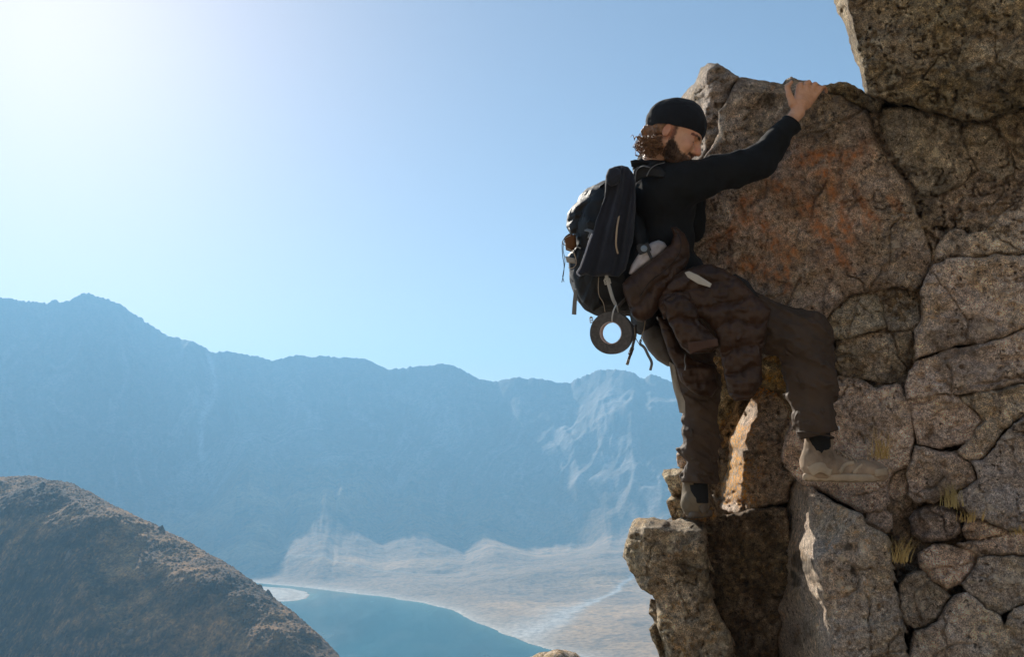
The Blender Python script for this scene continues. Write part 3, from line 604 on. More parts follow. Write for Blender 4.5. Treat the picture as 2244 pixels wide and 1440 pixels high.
# the mass of the mountain behind the joints: keeps the cracks dark
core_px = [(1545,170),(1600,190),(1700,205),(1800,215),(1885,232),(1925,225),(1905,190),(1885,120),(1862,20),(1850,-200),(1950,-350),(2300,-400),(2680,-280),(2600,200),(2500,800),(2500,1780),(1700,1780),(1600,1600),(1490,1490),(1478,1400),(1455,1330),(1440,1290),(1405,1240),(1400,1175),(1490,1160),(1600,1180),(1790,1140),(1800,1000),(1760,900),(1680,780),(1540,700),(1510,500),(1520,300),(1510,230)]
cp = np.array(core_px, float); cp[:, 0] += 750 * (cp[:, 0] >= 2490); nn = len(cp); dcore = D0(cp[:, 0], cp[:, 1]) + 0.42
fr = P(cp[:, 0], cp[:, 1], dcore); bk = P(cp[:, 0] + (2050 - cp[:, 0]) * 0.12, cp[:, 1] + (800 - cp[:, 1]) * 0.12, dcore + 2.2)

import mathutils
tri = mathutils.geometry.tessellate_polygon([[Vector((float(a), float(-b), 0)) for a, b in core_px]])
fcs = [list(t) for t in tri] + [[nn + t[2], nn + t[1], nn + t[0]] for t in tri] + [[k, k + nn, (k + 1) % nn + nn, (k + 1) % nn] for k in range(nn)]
core = mesh_obj('rock_core', np.concatenate([fr, bk]), fcs, M_ROCK, cliff_root, smooth=False, attrs={'tone': np.full((2 * nn, 3), 0.6), 'stain_shade': np.full(2 * nn, 0.6)})
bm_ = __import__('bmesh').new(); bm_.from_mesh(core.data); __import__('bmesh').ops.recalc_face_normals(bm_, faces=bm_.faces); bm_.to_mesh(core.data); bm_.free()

# a rounded boulder standing on the slope below, its sunlit top just in the frame
def boulder():
    th = np.linspace(0, 2 * math.pi, 90, endpoint=False); ph = np.linspace(0.0, math.pi * .8, 60); T_, Q_ = np.meshgrid(th, ph)
    c = P(1202, 1433, 9.0) - np.array([0, 0, 2.6])
    n_ = np.stack([np.sin(Q_) * np.cos(T_), np.sin(Q_) * np.sin(T_), np.cos(Q_)], -1)
    p_ = c + n_ * np.array([1.1, 1.1, 2.6]) ; p_ = p_ + n_ * (fbm(p_ / .5, 4, 701) * .10 + ridged(p_ / .12, 3, 702) * .02)[..., None]
    i = np.arange(59 * 90); r, cc_ = i // 90, i % 90; f = np.stack([r * 90 + cc_, (r + 1) * 90 + cc_, (r + 1) * 90 + (cc_ + 1) % 90, r * 90 + (cc_ + 1) % 90], 1)
    co = p_.reshape(-1, 3); z = np.zeros(len(co))
    o = mesh_obj('boulder', co, [f], M_ROCK, attrs={'rust': z, 'lichen': z + .2, 'stain_shade': z, 'tone': np.ones((len(co), 3))})
    tag(o, 'top of a brown boulder poking up at the bottom edge in front of the beach', 'boulder')
boulder()
# ------------------------------------------------------------------ modelling tools for the climber and his gear
def rcone(p, a, b, ra, rb):
    ba = b - a; l2 = ba @ ba; rr = ra - rb; a2 = l2 - rr * rr; il2 = 1.0 / l2
    pa = p - a; y = pa @ ba; z = y - l2; x2 = ((pa * l2 - y[..., None] * ba) ** 2).sum(-1); y2 = y * y * l2; z2 = z * z * l2
    k = np.sign(rr) * rr * rr * x2
    o = (np.sqrt(x2 * a2 * il2) + y * rr) * il2 - ra
    c1 = np.sign(z) * a2 * z2 > k; c2 = np.sign(y) * a2 * y2 < k
    return np.where(c1, np.sqrt(x2 + z2) * il2 - rb, np.where(c2, np.sqrt(x2 + y2) * il2 - ra, o))

def ell(p, c, r, R=None):
    q = p - c
    if R is not None: q = q @ R      # columns of R are the local axes
    r = np.asarray(r, float); k0 = np.sqrt(((q / r) ** 2).sum(-1)); k1 = np.sqrt(((q / (r * r)) ** 2).sum(-1)) + 1e-9
    return k0 * (k0 - 1) / k1

def smin(a, b, k):
    h = np.clip(0.5 + 0.5 * (b - a) / k, 0, 1); return b * (1 - h) + a * h - k * h * (1 - h)
def smax(a, b, k): return -smin(-a, -b, k)

def union(p, prims, k=0.03):
    r = None
    for q in prims:
        kk = q[-1] if isinstance(q[-1], dict) else {}
        d = rcone(p, q[1], q[2], q[3], q[4]) if q[0] == 'c' else ell(p, q[1], q[2], q[3] if len(q) > 3 and not isinstance(q[3], dict) else None)
        kk2 = kk.get('k', k)
        r = d if r is None else (smax(r, -d, kk2) if kk.get('sub') else smin(r, d, kk2))
    return r

def snets(fn, lo, hi, h):
    lo = np.asarray(lo, float); hi = np.asarray(hi, float); nn = np.ceil((hi - lo) / h).astype(int) + 1
    ax = [lo[i] + h * np.arange(nn[i]) for i in range(3)]
    Vv = np.empty(nn)
    for i in range(0, nn[0], 16):
        g = np.stack(np.meshgrid(ax[0][i:i + 16], ax[1], ax[2], indexing='ij'), -1); Vv[i:i + 16] = fn(g)
    sg = Vv < 0
    cs = [sg[dx:nn[0] - 1 + dx, dy:nn[1] - 1 + dy, dz:nn[2] - 1 + dz] for dx in (0, 1) for dy in (0, 1) for dz in (0, 1)]
    sm = sum(c.astype(int) for c in cs); act = (sm > 0) & (sm < 8)
    I = np.argwhere(act); idx = -np.ones(act.shape, int); idx[act] = np.arange(len(I))
    acc = np.zeros((len(I), 3)); cnt = np.zeros(len(I))
    cor = [(dx, dy, dz) for dx in (0, 1) for dy in (0, 1) for dz in (0, 1)]
    for a in cor:
        for x in range(3):
            if a[x] == 0:
                b = list(a); b[x] = 1
                va = Vv[I[:, 0] + a[0], I[:, 1] + a[1], I[:, 2] + a[2]]; vb = Vv[I[:, 0] + b[0], I[:, 1] + b[1], I[:, 2] + b[2]]
                m = (va < 0) != (vb < 0); t = va / np.where(m, va - vb, 1)
                pt = np.repeat(np.array(a, float)[None], len(I), 0); pt[:, x] += t
                acc[m] += pt[m]; cnt[m] += 1
    co = lo + h * (I + acc / cnt[:, None])
    fs = []
    for x in range(3):
        y, z = (x + 1) % 3, (x + 2) % 3
        s0 = [slice(None)] * 3; s1 = [slice(None)] * 3; s0[x] = slice(0, -1); s1[x] = slice(1, None)
        e = np.argwhere(sg[tuple(s0)] != sg[tuple(s1)])
        e = e[(e[:, y] > 0) & (e[:, z] > 0) & (e[:, y] < nn[y] - 1) & (e[:, z] < nn[z] - 1)]
        flip = sg[tuple(s0)][e[:, 0], e[:, 1], e[:, 2]]
        q = []
        for dy, dz in ((-1, -1), (0, -1), (0, 0), (-1, 0)):
            c = e.copy(); c[:, y] += dy; c[:, z] += dz; q.append(idx[c[:, 0], c[:, 1], c[:, 2]])
        q = np.stack(q, 1); q[~flip] = q[~flip][:, ::-1]; fs.append(q)
    f = np.concatenate(fs); f = f[(f >= 0).all(1)]
    return co, f

def pbounds(prims, m=0.03):
    lo = np.full(3, 1e9); hi = -lo
    for q in prims:
        if isinstance(q[-1], dict) and q[-1].get('sub'): continue
        if q[0] == 'c': pts = [(q[1], q[3]), (q[2], q[4])]
        else: pts = [(q[1], max(q[2]))]
        for c, r in pts: lo = np.minimum(lo, c - r - m); hi = np.maximum(hi, c + r + m)
    return lo, hi

def J(u, v, d): return P(u, v, d)

def sdf_obj(name, prims, h, mat, parent, k=0.03, disp=None, cut=None, attrs=None):
    def fn(p):
        r = union(p, prims, k)
        if disp is not None:
            m = np.abs(r) < 0.05; 
            if m.any(): r = r.copy(); r[m] = r[m] - disp(p[m])
        if cut is not None: r = np.maximum(r, cut(p))
        return r
    co, f = snets(fn, *pbounds(prims), h)
    return mesh_obj(name, co, [f], mat, parent, attrs=attrs(co) if attrs else None)

def catmull(pts, n=8):
    pts = np.asarray(pts, float); P_ = np.vstack([2 * pts[0] - pts[1], pts, 2 * pts[-1] - pts[-2]]); out = []
    for i in range(1, len(P_) - 2):
        for t in np.linspace(0, 1, n, endpoint=False):
            a, b, c, d = P_[i - 1:i + 3]
            out.append(0.5 * ((2 * b) + (c - a) * t + (2 * a - 5 * b + 4 * c - d) * t * t + (3 * b - a - 3 * c + d) * t ** 3))
    out.append(pts[-1]); return np.array(out)

def tube_geo(pts, rad, sides=7, flat=None):
    """rad: number or (w, t) for a flat band; flat = vector along the band's width"""
    pts = np.asarray(pts, float); n = len(pts); T = np.gradient(pts, axis=0); T /= np.linalg.norm(T, axis=1)[:, None] + 1e-12
    if flat is None:
        ref = np.array([0.0, 1.0, 0.1]); A_ = np.cross(T, ref); A_ /= np.linalg.norm(A_, axis=1)[:, None] + 1e-9
    else:
        fl = np.asarray(flat, float); fl = np.broadcast_to(fl, pts.shape); A_ = fl - (fl * T).sum(1)[:, None] * T; A_ /= np.linalg.norm(A_, axis=1)[:, None] + 1e-9
    B_ = np.cross(T, A_)
    if isinstance(rad, tuple):
        w, t = rad; cr = [(-w, -t * .5), (-w * .9, -t), (w * .9, -t), (w, -t * .5), (w, t * .5), (w * .9, t), (-w * .9, t), (-w, t * .5)]
        ring = [pts + A_ * a + B_ * b for a, b in cr]; s = 8
    else:
        r = np.broadcast_to(rad, (n,)); s = sides
        ring = [pts + (A_ * math.cos(2 * math.pi * k / s) + B_ * math.sin(2 * math.pi * k / s)) * r[:, None] for k in range(s)]
    co = np.stack(ring, 1).reshape(-1, 3); i = np.arange((n - 1) * s); r_, c_ = i // s, i % s; c2 = (c_ + 1) % s
    f = np.stack([r_ * s + c_, r_ * s + c2, (r_ + 1) * s + c2, (r_ + 1) * s + c_], 1)
    fl_ = [list(x) for x in f] + [list(range(s))[::-1], [(n - 1) * s + k for k in range(s)]]
    return co, fl_

def tube(name, pts, rad, mat, parent, smooth=True, cat=8, flat=None, sides=7):
    q = catmull(pts, cat) if cat else np.asarray(pts)
    if np.ndim(rad) == 1 and not isinstance(rad, tuple): rad = np.interp(np.linspace(0, 1, len(q)), np.linspace(0, 1, len(rad)), rad)
    co, f = tube_geo(q, rad, sides, flat); return mesh_obj(name, co, f, mat, parent, smooth=smooth)

def bundle(name, parts, mat, parent, smooth=True):
    """several separate pieces joined in one part"""
    vs, fs, o = [], [], 0
    for co, f in parts:
        vs.append(co); fs += [[i + o for i in q] for q in f]; o += len(co)
    return mesh_obj(name, np.concatenate(vs), fs, mat, parent, smooth=smooth)

def box_geo(c, ax, ay, az, bev=0.12):
    """small rounded box from centre and half-axis vectors"""
    c = np.asarray(c, float); vs = []
    for sx in (-1, 1):
        for sy in (-1, 1):
            for sz in (-1, 1):
                for m in range(3):
                    k = [sx, sy, sz]; q = [k[i] * (1 if i == m else 1 - bev) for i in range(3)]; vs.append(c + q[0] * ax + q[1] * ay + q[2] * az)
    import bmesh
    bm = bmesh.new(); bv = [bm.verts.new(tuple(v)) for v in vs]; r = bmesh.ops.convex_hull(bm, input=bv)
    bm.verts.index_update(); co = np.array([v.co[:] for v in bm.verts]); f = [[v.index for v in q.verts] for q in bm.faces]; bm.free(); return co, f

def cloth(name, poly, dfun, mat, parent, puff=0.02, w=14, step=4.0, back=None, disp=None, warp=0.0, seed=1, attrs=None, prof=1.0, smooth=True):
    """closed soft panel: outline in photo pixels, depth from dfun, both faces bulging"""
    pts = np.array(poly, float); lo = pts.min(0) - 8; hi = pts.max(0) + 8
    U, V = np.meshgrid(np.arange(lo[0], hi[0] + step, step), np.arange(lo[1], hi[1] + step, step))
    wu = fbm(np.stack([U / 22, V / 22, U * 0 + seed], -1), 3, seed) * warp; wv = fbm(np.stack([U / 22, V / 22, U * 0 + seed + 9], -1), 3, seed) * warp
    f = poly_sdf(U + wu, V + wv, pts); gv, gu = np.gradient(f, step, step); gl = np.sqrt(gu ** 2 + gv ** 2) + 1e-9
    ins = f < 0; q = ins[:-1, :-1] | ins[1:, :-1] | ins[:-1, 1:] | ins[1:, 1:]
    used = np.zeros_like(ins); used[:-1, :-1] |= q; used[1:, :-1] |= q; used[:-1, 1:] |= q; used[1:, 1:] |= q
    out = used & ~ins; cl = np.clip(f, 0, step * 1.5)
    U2 = np.where(out, U - gu / gl * cl, U); V2 = np.where(out, V - gv / gl * cl, V); s = np.clip(-f, 0, None)
    m = np.clip(s / w, 0, 1); pr = np.sqrt(np.clip(1 - (1 - m) ** 2, 0, 1)) ** prof
    d = dfun(U2, V2); dp = disp(U2, V2, s) if disp is not None else 0
    fr = P(U2, V2, d - puff * pr - dp * np.clip(s / 5, 0, 1)); bk = P(U2, V2, d + (puff if back is None else back) * pr + 0.002)
    idx = -np.ones(U.shape, int); idx[used] = np.arange(used.sum()); nb = int(used.sum())
    quads = np.stack([idx[:-1, :-1][q], idx[1:, :-1][q], idx[1:, 1:][q], idx[:-1, 1:][q]], 1)
    e = np.concatenate([quads[:, [0, 1]], quads[:, [1, 2]], quads[:, [2, 3]], quads[:, [3, 0]]]); ks = np.sort(e, 1); kk = ks[:, 0] * nb + ks[:, 1]
    un, inv, cnt = np.unique(kk, return_inverse=True, return_counts=True); be = e[cnt[inv] == 1]
    side = np.stack([be[:, 1], be[:, 0], be[:, 0] + nb, be[:, 1] + nb], 1)
    co = np.concatenate([fr[used], bk[used]])
    at = attrs(np.concatenate([U2[used]] * 2), np.concatenate([V2[used]] * 2)) if attrs else None
    return mesh_obj(name, co, [quads, quads[:, ::-1] + nb, side], mat, parent, smooth=smooth, attrs=at)
# ------------------------------------------------------------------ materials of the climber
def fabric(name, col, rough=0.9, weave=900, wb=0.15, wear=0.25, sheen=0.0, blot=8, crease=0.0):
    n = NT(name); tc = n.n('ShaderNodeTexCoord').outputs['Object']; a = n.noise(tc, blot, 4, 0.6)
    lo = tuple(c * (1 - wear) for c in col); hi = tuple(min(1, c * (1 + wear * 1.4)) for c in col)
    c = n.ramp(a, [(0.3, lo), (0.7, hi)]); b = n.bump(n.noise(tc, weave, 2, 0.5), wb, 0.002)
    b = n.bump(n.noise(tc, 60, 3, 0.6), 0.3, 0.004, b)
    b = n.bump(n.ramp(n.n('ShaderNodeTexNoise', {'Vector': tc, 'Scale': 15.0, 'Detail': 4.0, 'Roughness': 0.55, 'Distortion': 0.9}, noise_type='RIDGED_MULTIFRACTAL').outputs['Fac'], [(0.2, 0.0), (0.9, 1.0)]), crease, 0.018, b) if crease else b
    m = n.fin(c, rough, b)
    if sheen: n.b.inputs['Sheen Weight'].default_value = sheen; n.b.inputs['Sheen Roughness'].default_value = 0.5
    return m
M_SHIRT = fabric('black_knit_shirt', (0.008, 0.008, 0.0085), 0.92, sheen=0.02)
M_BEANIE = fabric('black_knit_beanie', (0.010, 0.010, 0.012), 0.95, 500, 0.5, sheen=0.05)
M_TROUSER = fabric('brown_trouser_cloth', (0.068, 0.043, 0.027), 0.75, blot=5, crease=1.0)
M_PUFFER = fabric('dark_brown_nylon', (0.046, 0.023, 0.013), 0.42, blot=10, wear=0.3, crease=0.7)
M_NAVY = fabric('navy_fleece', (0.019, 0.020, 0.028), 0.95, 400, 0.5, sheen=0.15)
M_PACK = fabric('charcoal_pack_nylon', (0.011, 0.0105, 0.011), 0.6, 700, 0.3, crease=0.9)
M_PACK2 = fabric('brown_grey_pack_nylon', (0.10, 0.085, 0.075), 0.5, 700, 0.3)
M_STRAP = fabric('pale_webbing', (0.42, 0.39, 0.34), 0.8, 1200, 0.4)
M_GREYSTRAP = fabric('grey_webbing', (0.20, 0.20, 0.20), 0.8, 1200, 0.4)
M_PAD = fabric('pale_grey_pad', (0.36, 0.335, 0.345), 0.9, 500, 0.5, wear=.4, crease=0.6)
M_PLASTIC = fabric('black_plastic', (0.02, 0.02, 0.022), 0.35, 200, 0.05)
M_BUCKLE = fabric('pale_plastic_buckle', (0.45, 0.41, 0.34), 0.4, 200, 0.05)
M_SHOE = fabric('tan_shoe_suede', (0.30, 0.215, 0.145), 0.85, 500, 0.4, wear=0.45)
M_SHOE2 = fabric('dusty_olive_boot', (0.17, 0.13, 0.085), 0.85, 500, 0.4, wear=0.35)
M_SOLE = fabric('pale_rubber_sole', (0.42, 0.32, 0.22), 0.7, 300, 0.2)
M_SOLE2 = fabric('brown_rubber_sole', (0.14, 0.11, 0.085), 0.7, 300, 0.2)
M_SOCK = fabric('black_sock', (0.015, 0.014, 0.014), 0.95, 500, 0.5)
M_CORD = fabric('beige_cord', (0.40, 0.31, 0.22), 0.8)
M_HAIR = fabric('brown_curly_hair', (0.19, 0.095, 0.045), 0.55, 300, 0.1, wear=0.5, blot=60)
M_ORANGE = fabric('orange_flare_patch', (0.15, 0.06, 0.018), 0.7)
def skin():
    n = NT('skin'); tc = n.n('ShaderNodeTexCoord').outputs['Object']
    c = n.ramp(n.noise(tc, 22, 4, 0.6), [(0.3, (0.58, 0.30, 0.175)), (0.7, (0.72, 0.41, 0.265))])
    c = n.mix(n.math('MULTIPLY', n.attr('beard'), n.ramp(n.noise(tc, 500, 2, 0.5), [(0.3, 0.75), (0.6, 1.0)])), c, (0.035, 0.018, 0.010))
    c = n.mix(n.attr('brow'), c, (0.030, 0.018, 0.012)); c = n.mix(n.math('MULTIPLY', n.attr('red'), 0.45), c, (0.55, 0.17, 0.11))
    b = n.bump(n.noise(tc, 350, 3, 0.6), 0.25, 0.0015)
    m = n.fin(c, 0.5, b); n.b.inputs['Subsurface Weight'].default_value = 0.12; n.b.inputs['Subsurface Radius'].default_value = (0.012, 0.004, 0.002); n.b.inputs['Subsurface Scale'].default_value = 0.6
    return m
M_SKIN = skin()

PB = J(1500, 1142, 4.32)
person = thing('person', PB, 'climber in black beanie, black shirt and brown trousers gripping the top of the rock slab', 'person')

# ------------------------------------------------------------------ the body: one continuous figure
hdF = np.array([0.90, -0.32, -0.46]); hdF /= np.linalg.norm(hdF)          # where the face looks
hdU = np.array([0.20, 0.0, 1.0]); hdU -= hdF * (hdU @ hdF); hdU /= np.linalg.norm(hdU)
hdL = np.cross(hdU, hdF)
HR_ = np.stack([hdF, hdL, hdU], 1)                                         # local -> world columns
HC = J(1479, 298, 4.16); HS = 1.12
def H(x, y, z): return HC + HR_ @ np.array([x, y, z], float) * HS
def hl(p): return (p - HC) @ HR_ / HS
def hscale(L): return [('e', q[1], tuple(r * HS for r in q[2])) + tuple(q[3:]) if q[0] == 'e' else ('c', q[1], q[2], q[3] * HS, q[4] * HS) + tuple(q[5:]) for q in L]
head = [('e', H(-.005, 0, .040), (.098, .078, .090), HR_), ('e', H(.030, 0, -.015), (.066, .062, .085), HR_), ('e', H(.045, 0, -.075), (.040, .040, .030), HR_, {'k': .03}),
        ('c', H(-.010, .045, -.050), H(.050, .022, -.082), .020, .020), ('c', H(-.010, -.045, -.050), H(.050, -.022, -.082), .020, .020),
        ('c', H(.080, .022, .012), H(.082, -.022, .012), .014, .014, {'k': .018}),                                   # brow
        ('c', H(.090, 0, .008), H(.109, 0, -.032), .008, .0125, {'k': .010}), ('e', H(.096, .011, -.036), (.011, .008, .008), HR_, {'k': .006}), ('e', H(.096, -.011, -.036), (.011, .008, .008), HR_, {'k': .006}),
        ('e', H(.088, -.031, -.004), (.014, .019, .012), HR_, {'sub': 1, 'k': .014}), ('e', H(.088, .031, -.004), (.014, .019, .012), HR_, {'sub': 1, 'k': .014}),
        ('e', H(.0735, -.031, -.005), (.0125, .0145, .0120), HR_, {'k': .003}), ('e', H(.0735, .031, -.005), (.0125, .0145, .0120), HR_, {'k': .003}),
        ('c', H(.086, .014, -.062), H(.086, -.014, -.062), .008, .008, {'k': .010}), ('c', H(.084, .012, -.072), H(.084, -.012, -.072), .009, .009, {'k': .008}),
        ('e', H(.060, -.044, -.030), (.028, .018, .026), HR_, {'k': .02}), ('e', H(.060, .044, -.030), (.028, .018, .026), HR_, {'k': .02}),
        ('e', H(-.014, -.076, -.012), (.015, .008, .026), HR_, {'k': .008}), ('e', H(-.012, .078, -.010), (.018, .008, .032), HR_, {'k': .008}),
        ('e', H(-.011, -.086, -.010), (.008, .006, .015), HR_, {'sub': 1, 'k': .005})]
head = hscale(head)
neck = [('c', H(-.030, 0, -.040), J(1432, 372, 4.24), .056, .066, {'k': .03})]
sR, eR, wR = J(1508, 396, 4.12), J(1664, 356, 4.13), J(1748, 246, 4.175)
sL, eL, wL = J(1470, 402, 4.42), J(1512, 500, 4.42), J(1528, 425, 4.40)
torso = [('e', J(1452, 440, 4.27), (.125, .185, .17)), ('e', J(1458, 530, 4.27), (.105, .155, .16)), ('e', J(1488, 635, 4.26), (.125, .165, .13)), ('c', sR, sL, .055, .055, {'k': .06})]
hR, kR, aR = J(1535, 660, 4.17), J(1768, 735, 3.99), J(1797, 960, 3.96)
hL, kL, aL = J(1490, 680, 4.36), J(1538, 862, 4.31), J(1531, 1072, 4.33)
arms = [('c', sR, eR, .052, .042), ('c', eR, wR, .040, .026), ('c', sL, eL, .052, .042), ('c', eL, wL, .040, .026)]
legs = [('c', hR, kR, .088, .058), ('c', kR, aR, .055, .030), ('c', hL, kL, .088, .058), ('c', kL, aL, .055, .030), ('c', aR, aR + np.array([.004, 0, -.11]), .029, .022), ('e', aR + np.array([.025, .01, -.135]), (.045, .022, .014)), ('c', aL, aL + np.array([0, 0, -.06]), .029, .024), ('e', aL + np.array([.01, .03, -.085]), (.022, .035, .012))]
# right hand seen from its back, fingers hooked over the edge, thumb on the near left
mcp = [J(1752, 189, 4.205), J(1769, 184, 4.215), J(1785, 187, 4.225), J(1798, 194, 4.230)]
pip = [J(1755, 184, 4.245), J(1772, 180, 4.258), J(1788, 184, 4.266), J(1805, 191, 4.262)]
dip = [J(1757, 185, 4.272), J(1774, 182, 4.287), J(1790, 187, 4.292), J(1809, 194, 4.284)]
tip = [J(1758, 193, 4.284), J(1775, 190, 4.300), J(1791, 195, 4.305), J(1811, 201, 4.297)]
cmc = J(1737, 226, 4.172)
hand = [('c', wR, J(1756, 226, 4.185), .027, .026), ('c', J(1748, 226, 4.185), mcp[0], .020, .0135, {'k': .014}), ('c', J(1755, 226, 4.188), mcp[1], .021, .0135, {'k': .014}),
        ('c', J(1762, 228, 4.190), mcp[2], .020, .0125, {'k': .014}), ('c', J(1768, 230, 4.192), mcp[3], .018, .0115, {'k': .014}),
        ('c', J(1745, 236, 4.178), cmc, .018, .016, {'k': .012}), ('c', cmc, J(1729, 205, 4.170), .016, .0125, {'k': .008}), ('c', J(1729, 205, 4.170), J(1725, 190, 4.180), .0125, .0105, {'k': .004}), ('c', J(1725, 190, 4.180), J(1734, 180, 4.200), .0105, .0080, {'k': .004})]
for i in range(4):
    r = (.0098, .0102, .0096, .0085)[i]
    hand += [('e', mcp[i] + np.array([0, -.003, .003]), (r * 1.15,) * 3, {'k': .006}), ('c', mcp[i], pip[i], r * 1.05, r, {'k': .003}), ('c', pip[i], dip[i], r, r * .92, {'k': .003}), ('c', dip[i], tip[i], r * .92, r * .8, {'k': .003})]
handL = [('e', wL + np.array([.03, .0, .05]), (.03, .02, .05))]
for i in range(4): handL += [('c', wL + np.array([.005 + .016 * i, .0, .085]), wL + np.array([.008 + .018 * i, .02, .145 - abs(i - 1.5) * .006]), .010, .008, {'k': .004})]
handL += [('c', wL + np.array([.0, .0, .03]), wL + np.array([-.025, .01, .08]), .012, .009, {'k': .004})]
allp = torso + arms + legs + neck
def f_all(p): return union(p, allp, .035)
def f_head(p): return smin(union(p, head, .02), union(p, neck + torso[-1:], .03), .012)
def f_hand(p):
    r = smin(union(p, hand, .010), union(p, arms[:2], .02), .012)
    return r - 0.0012 * fbm(p / 0.012, 2, 5)
handc = J(1765, 215, 4.2)
parts_ = []
co, fc = snets(f_all, *pbounds(allp, .02), .011); m = (np.linalg.norm(co - HC, axis=1) > .115) & (np.linalg.norm(co - handc, axis=1) > .05)
parts_.append((co, fc[m[fc].all(1)]))
lo, hi = pbounds(head, .01); lo = lo - np.array([0.02, 0.02, .06]); parts_.append(snets(f_head, lo, hi, .0026))
lo, hi = pbounds(hand, .008); lo = lo - np.array([.04, 0, .05]); parts_.append(snets(f_hand, lo, hi, .0019))
lo, hi = pbounds(handL, .01); parts_.append(snets(lambda p: smin(union(p, handL, .012), union(p, arms[3:], .02), .012), lo, hi, .004))
vs, fs, o_ = [], [], 0
for c_, f_ in parts_: vs.append(c_); fs.append(f_ + o_); o_ += len(c_)
bco = np.concatenate(vs); q = hl(bco)
nz = fbm(bco / 0.008, 2, 4) * .006
line_ = -.018 - .85 * np.clip(q[:, 0] - .012, 0, .05)
beard = sstep(-.004, .010, line_ - q[:, 2] + nz) * sstep(-.004, .008, q[:, 0] - .002 + nz) * (q[:, 2] > -.13)
cheek = sstep(.0, .010, (q[:, 2] + .056) + nz) * sstep(.045, .058, q[:, 0])
beard = np.clip(beard * (1 - cheek), 0, 1)
side = sstep(.016, .006, np.abs(q[:, 0] - .012) + np.abs(nz)) * (q[:, 2] > -.03) * (q[:, 2] < .04) * (np.abs(q[:, 1]) > .05)
mous = sstep(.010, .004, np.abs(q[:, 2] + .052)) * (np.abs(q[:, 1]) < .03) * (q[:, 0] > .07)
beard = np.maximum(np.maximum(beard, side), mous) * (np.linalg.norm(bco - HC, axis=1) < .15)
brow = sstep(.007, .004, np.abs(q[:, 2] - (.016 - 6.0 * (np.abs(q[:, 1]) - .030) ** 2)) + .5 * nz) * (np.abs(q[:, 1]) > .012) * (np.abs(q[:, 1]) < .052) * (q[:, 0] > .05)
lid = sstep(.0022, .0008, np.abs(q[:, 2] + .0115 + 8 * (np.abs(q[:, 1]) - .031) ** 2)) * (np.abs(np.abs(q[:, 1]) - .031) < .014) * (q[:, 0] > .06)
red = sstep(.03, .01, np.linalg.norm(q - np.array([.105, 0, -.03]), axis=1)) + .6 * sstep(.035, .01, np.linalg.norm(np.abs(q) * [1, 1, 1] - np.array([.07, .045, .025]), axis=1))
red = red + .8 * sstep(.04, .02, np.linalg.norm((q - np.array([-.014, -.080, -.012])) * [1, .6, 1], axis=1))
body = mesh_obj('body', bco, [np.concatenate(fs)], M_SKIN, person, attrs={'beard': beard, 'brow': np.clip(np.maximum(brow, lid), 0, 1), 'red': np.clip(red, 0, 1)})

# beanie
bp = hscale([('e', H(-.010, 0, .048), (.111, .091, .097), HR_), ('e', H(-.040, 0, .036), (.088, .086, .080), HR_)])
def bcut(p):
    l = hl(p); return (.012 + .018 * np.clip(l[..., 0] / .09, 0, 1) - .020 * sstep(0, -.09, l[..., 0])) - l[..., 2]
def bdis(p):
    l = hl(p); return .0035 * fbm(p / .045, 3, 8) + .0012 * ridged(p / .02, 2, 9) + .003 * sstep(.020, .008, l[..., 2] - .018 * np.clip(l[..., 0] / .09, 0, 1) + .020 * sstep(0, -.09, l[..., 0]))
beanie = sdf_obj('beanie', bp, .0045, M_BEANIE, person, .02, bdis, bcut)
seam = [H(.1 * math.cos(t) * .98, 0.0 - .09 * math.sin(t) * 1.02, .019 - .002 * math.cos(t)) for t in np.linspace(-.6, 2.6, 20)]

# hair: short curls behind the ear and at the nape
rng = random.Random(5); curls = []
for k in range(380):
    u0 = rng.gauss(1426, 13); v0 = rng.gauss(316, 11)
    if u0 > 1452: u0 = 1452 - rng.random() * 30
    d0 = 4.055 + rng.random() * .10; c0 = J(u0, min(max(v0, 300), 336), d0); r0 = .005 + rng.random() * .006; tw = rng.random() * 6.28
    ax_ = np.array([-.3 + rng.gauss(0, .6), rng.gauss(0, .5), -.5 + rng.gauss(0, .6)]); ax_ /= np.linalg.norm(ax_)
    e1 = np.cross(ax_, [0, 1, 0.2]); e1 /= np.linalg.norm(e1); e2 = np.cross(ax_, e1); n_ = 16; L_ = .012 + rng.random() * .018
    pts = [c0 + ax_ * L_ * t + (e1 * math.cos(tw + 9 * t) + e2 * math.sin(tw + 9 * t)) * r0 * (.5 + t) for t in np.linspace(0, 1, n_)]
    curls.append(tube_geo(pts, np.linspace(.0028, .0010, n_), 4))
hair = bundle('hair', curls, M_HAIR, person)
base = sdf_obj('hair_base', [('e', H(-.062, 0, -.012), (.036, .068, .034), HR_), ('e', H(-.040, -.064, -.004), (.030, .016, .028), HR_), ('c', H(-.09, -.02, -.01), H(-.11, -.02, -.03), .028, .012)], .004, M_HAIR, person, .015, lambda p: .007 * ridged(p / .016, 3, 3))
stub = []
for k in range(700):
    x = rng.random() * .075 + .0; z = -.03 - rng.random() * .065; y = -.058 - rng.gauss(0, .003) + .45 * max(0, x - .03) + .25 * max(0, -z - .05)
    if z > -.055 and x > .045: continue
    a = H(x, y, z); d = HR_ @ np.array([.25, -.35 + rng.gauss(0, .3), -1.0]) * (.008 + rng.random() * .008)
    stub.append(tube_geo([a, a + d * .5 + np.array([rng.gauss(0, .001)] * 3), a + d], np.array([.0009, .0008, .0004]), 3))
bundle('beard', stub, fabric('dark_beard_hair', (0.06, 0.032, 0.018), 0.6), person)

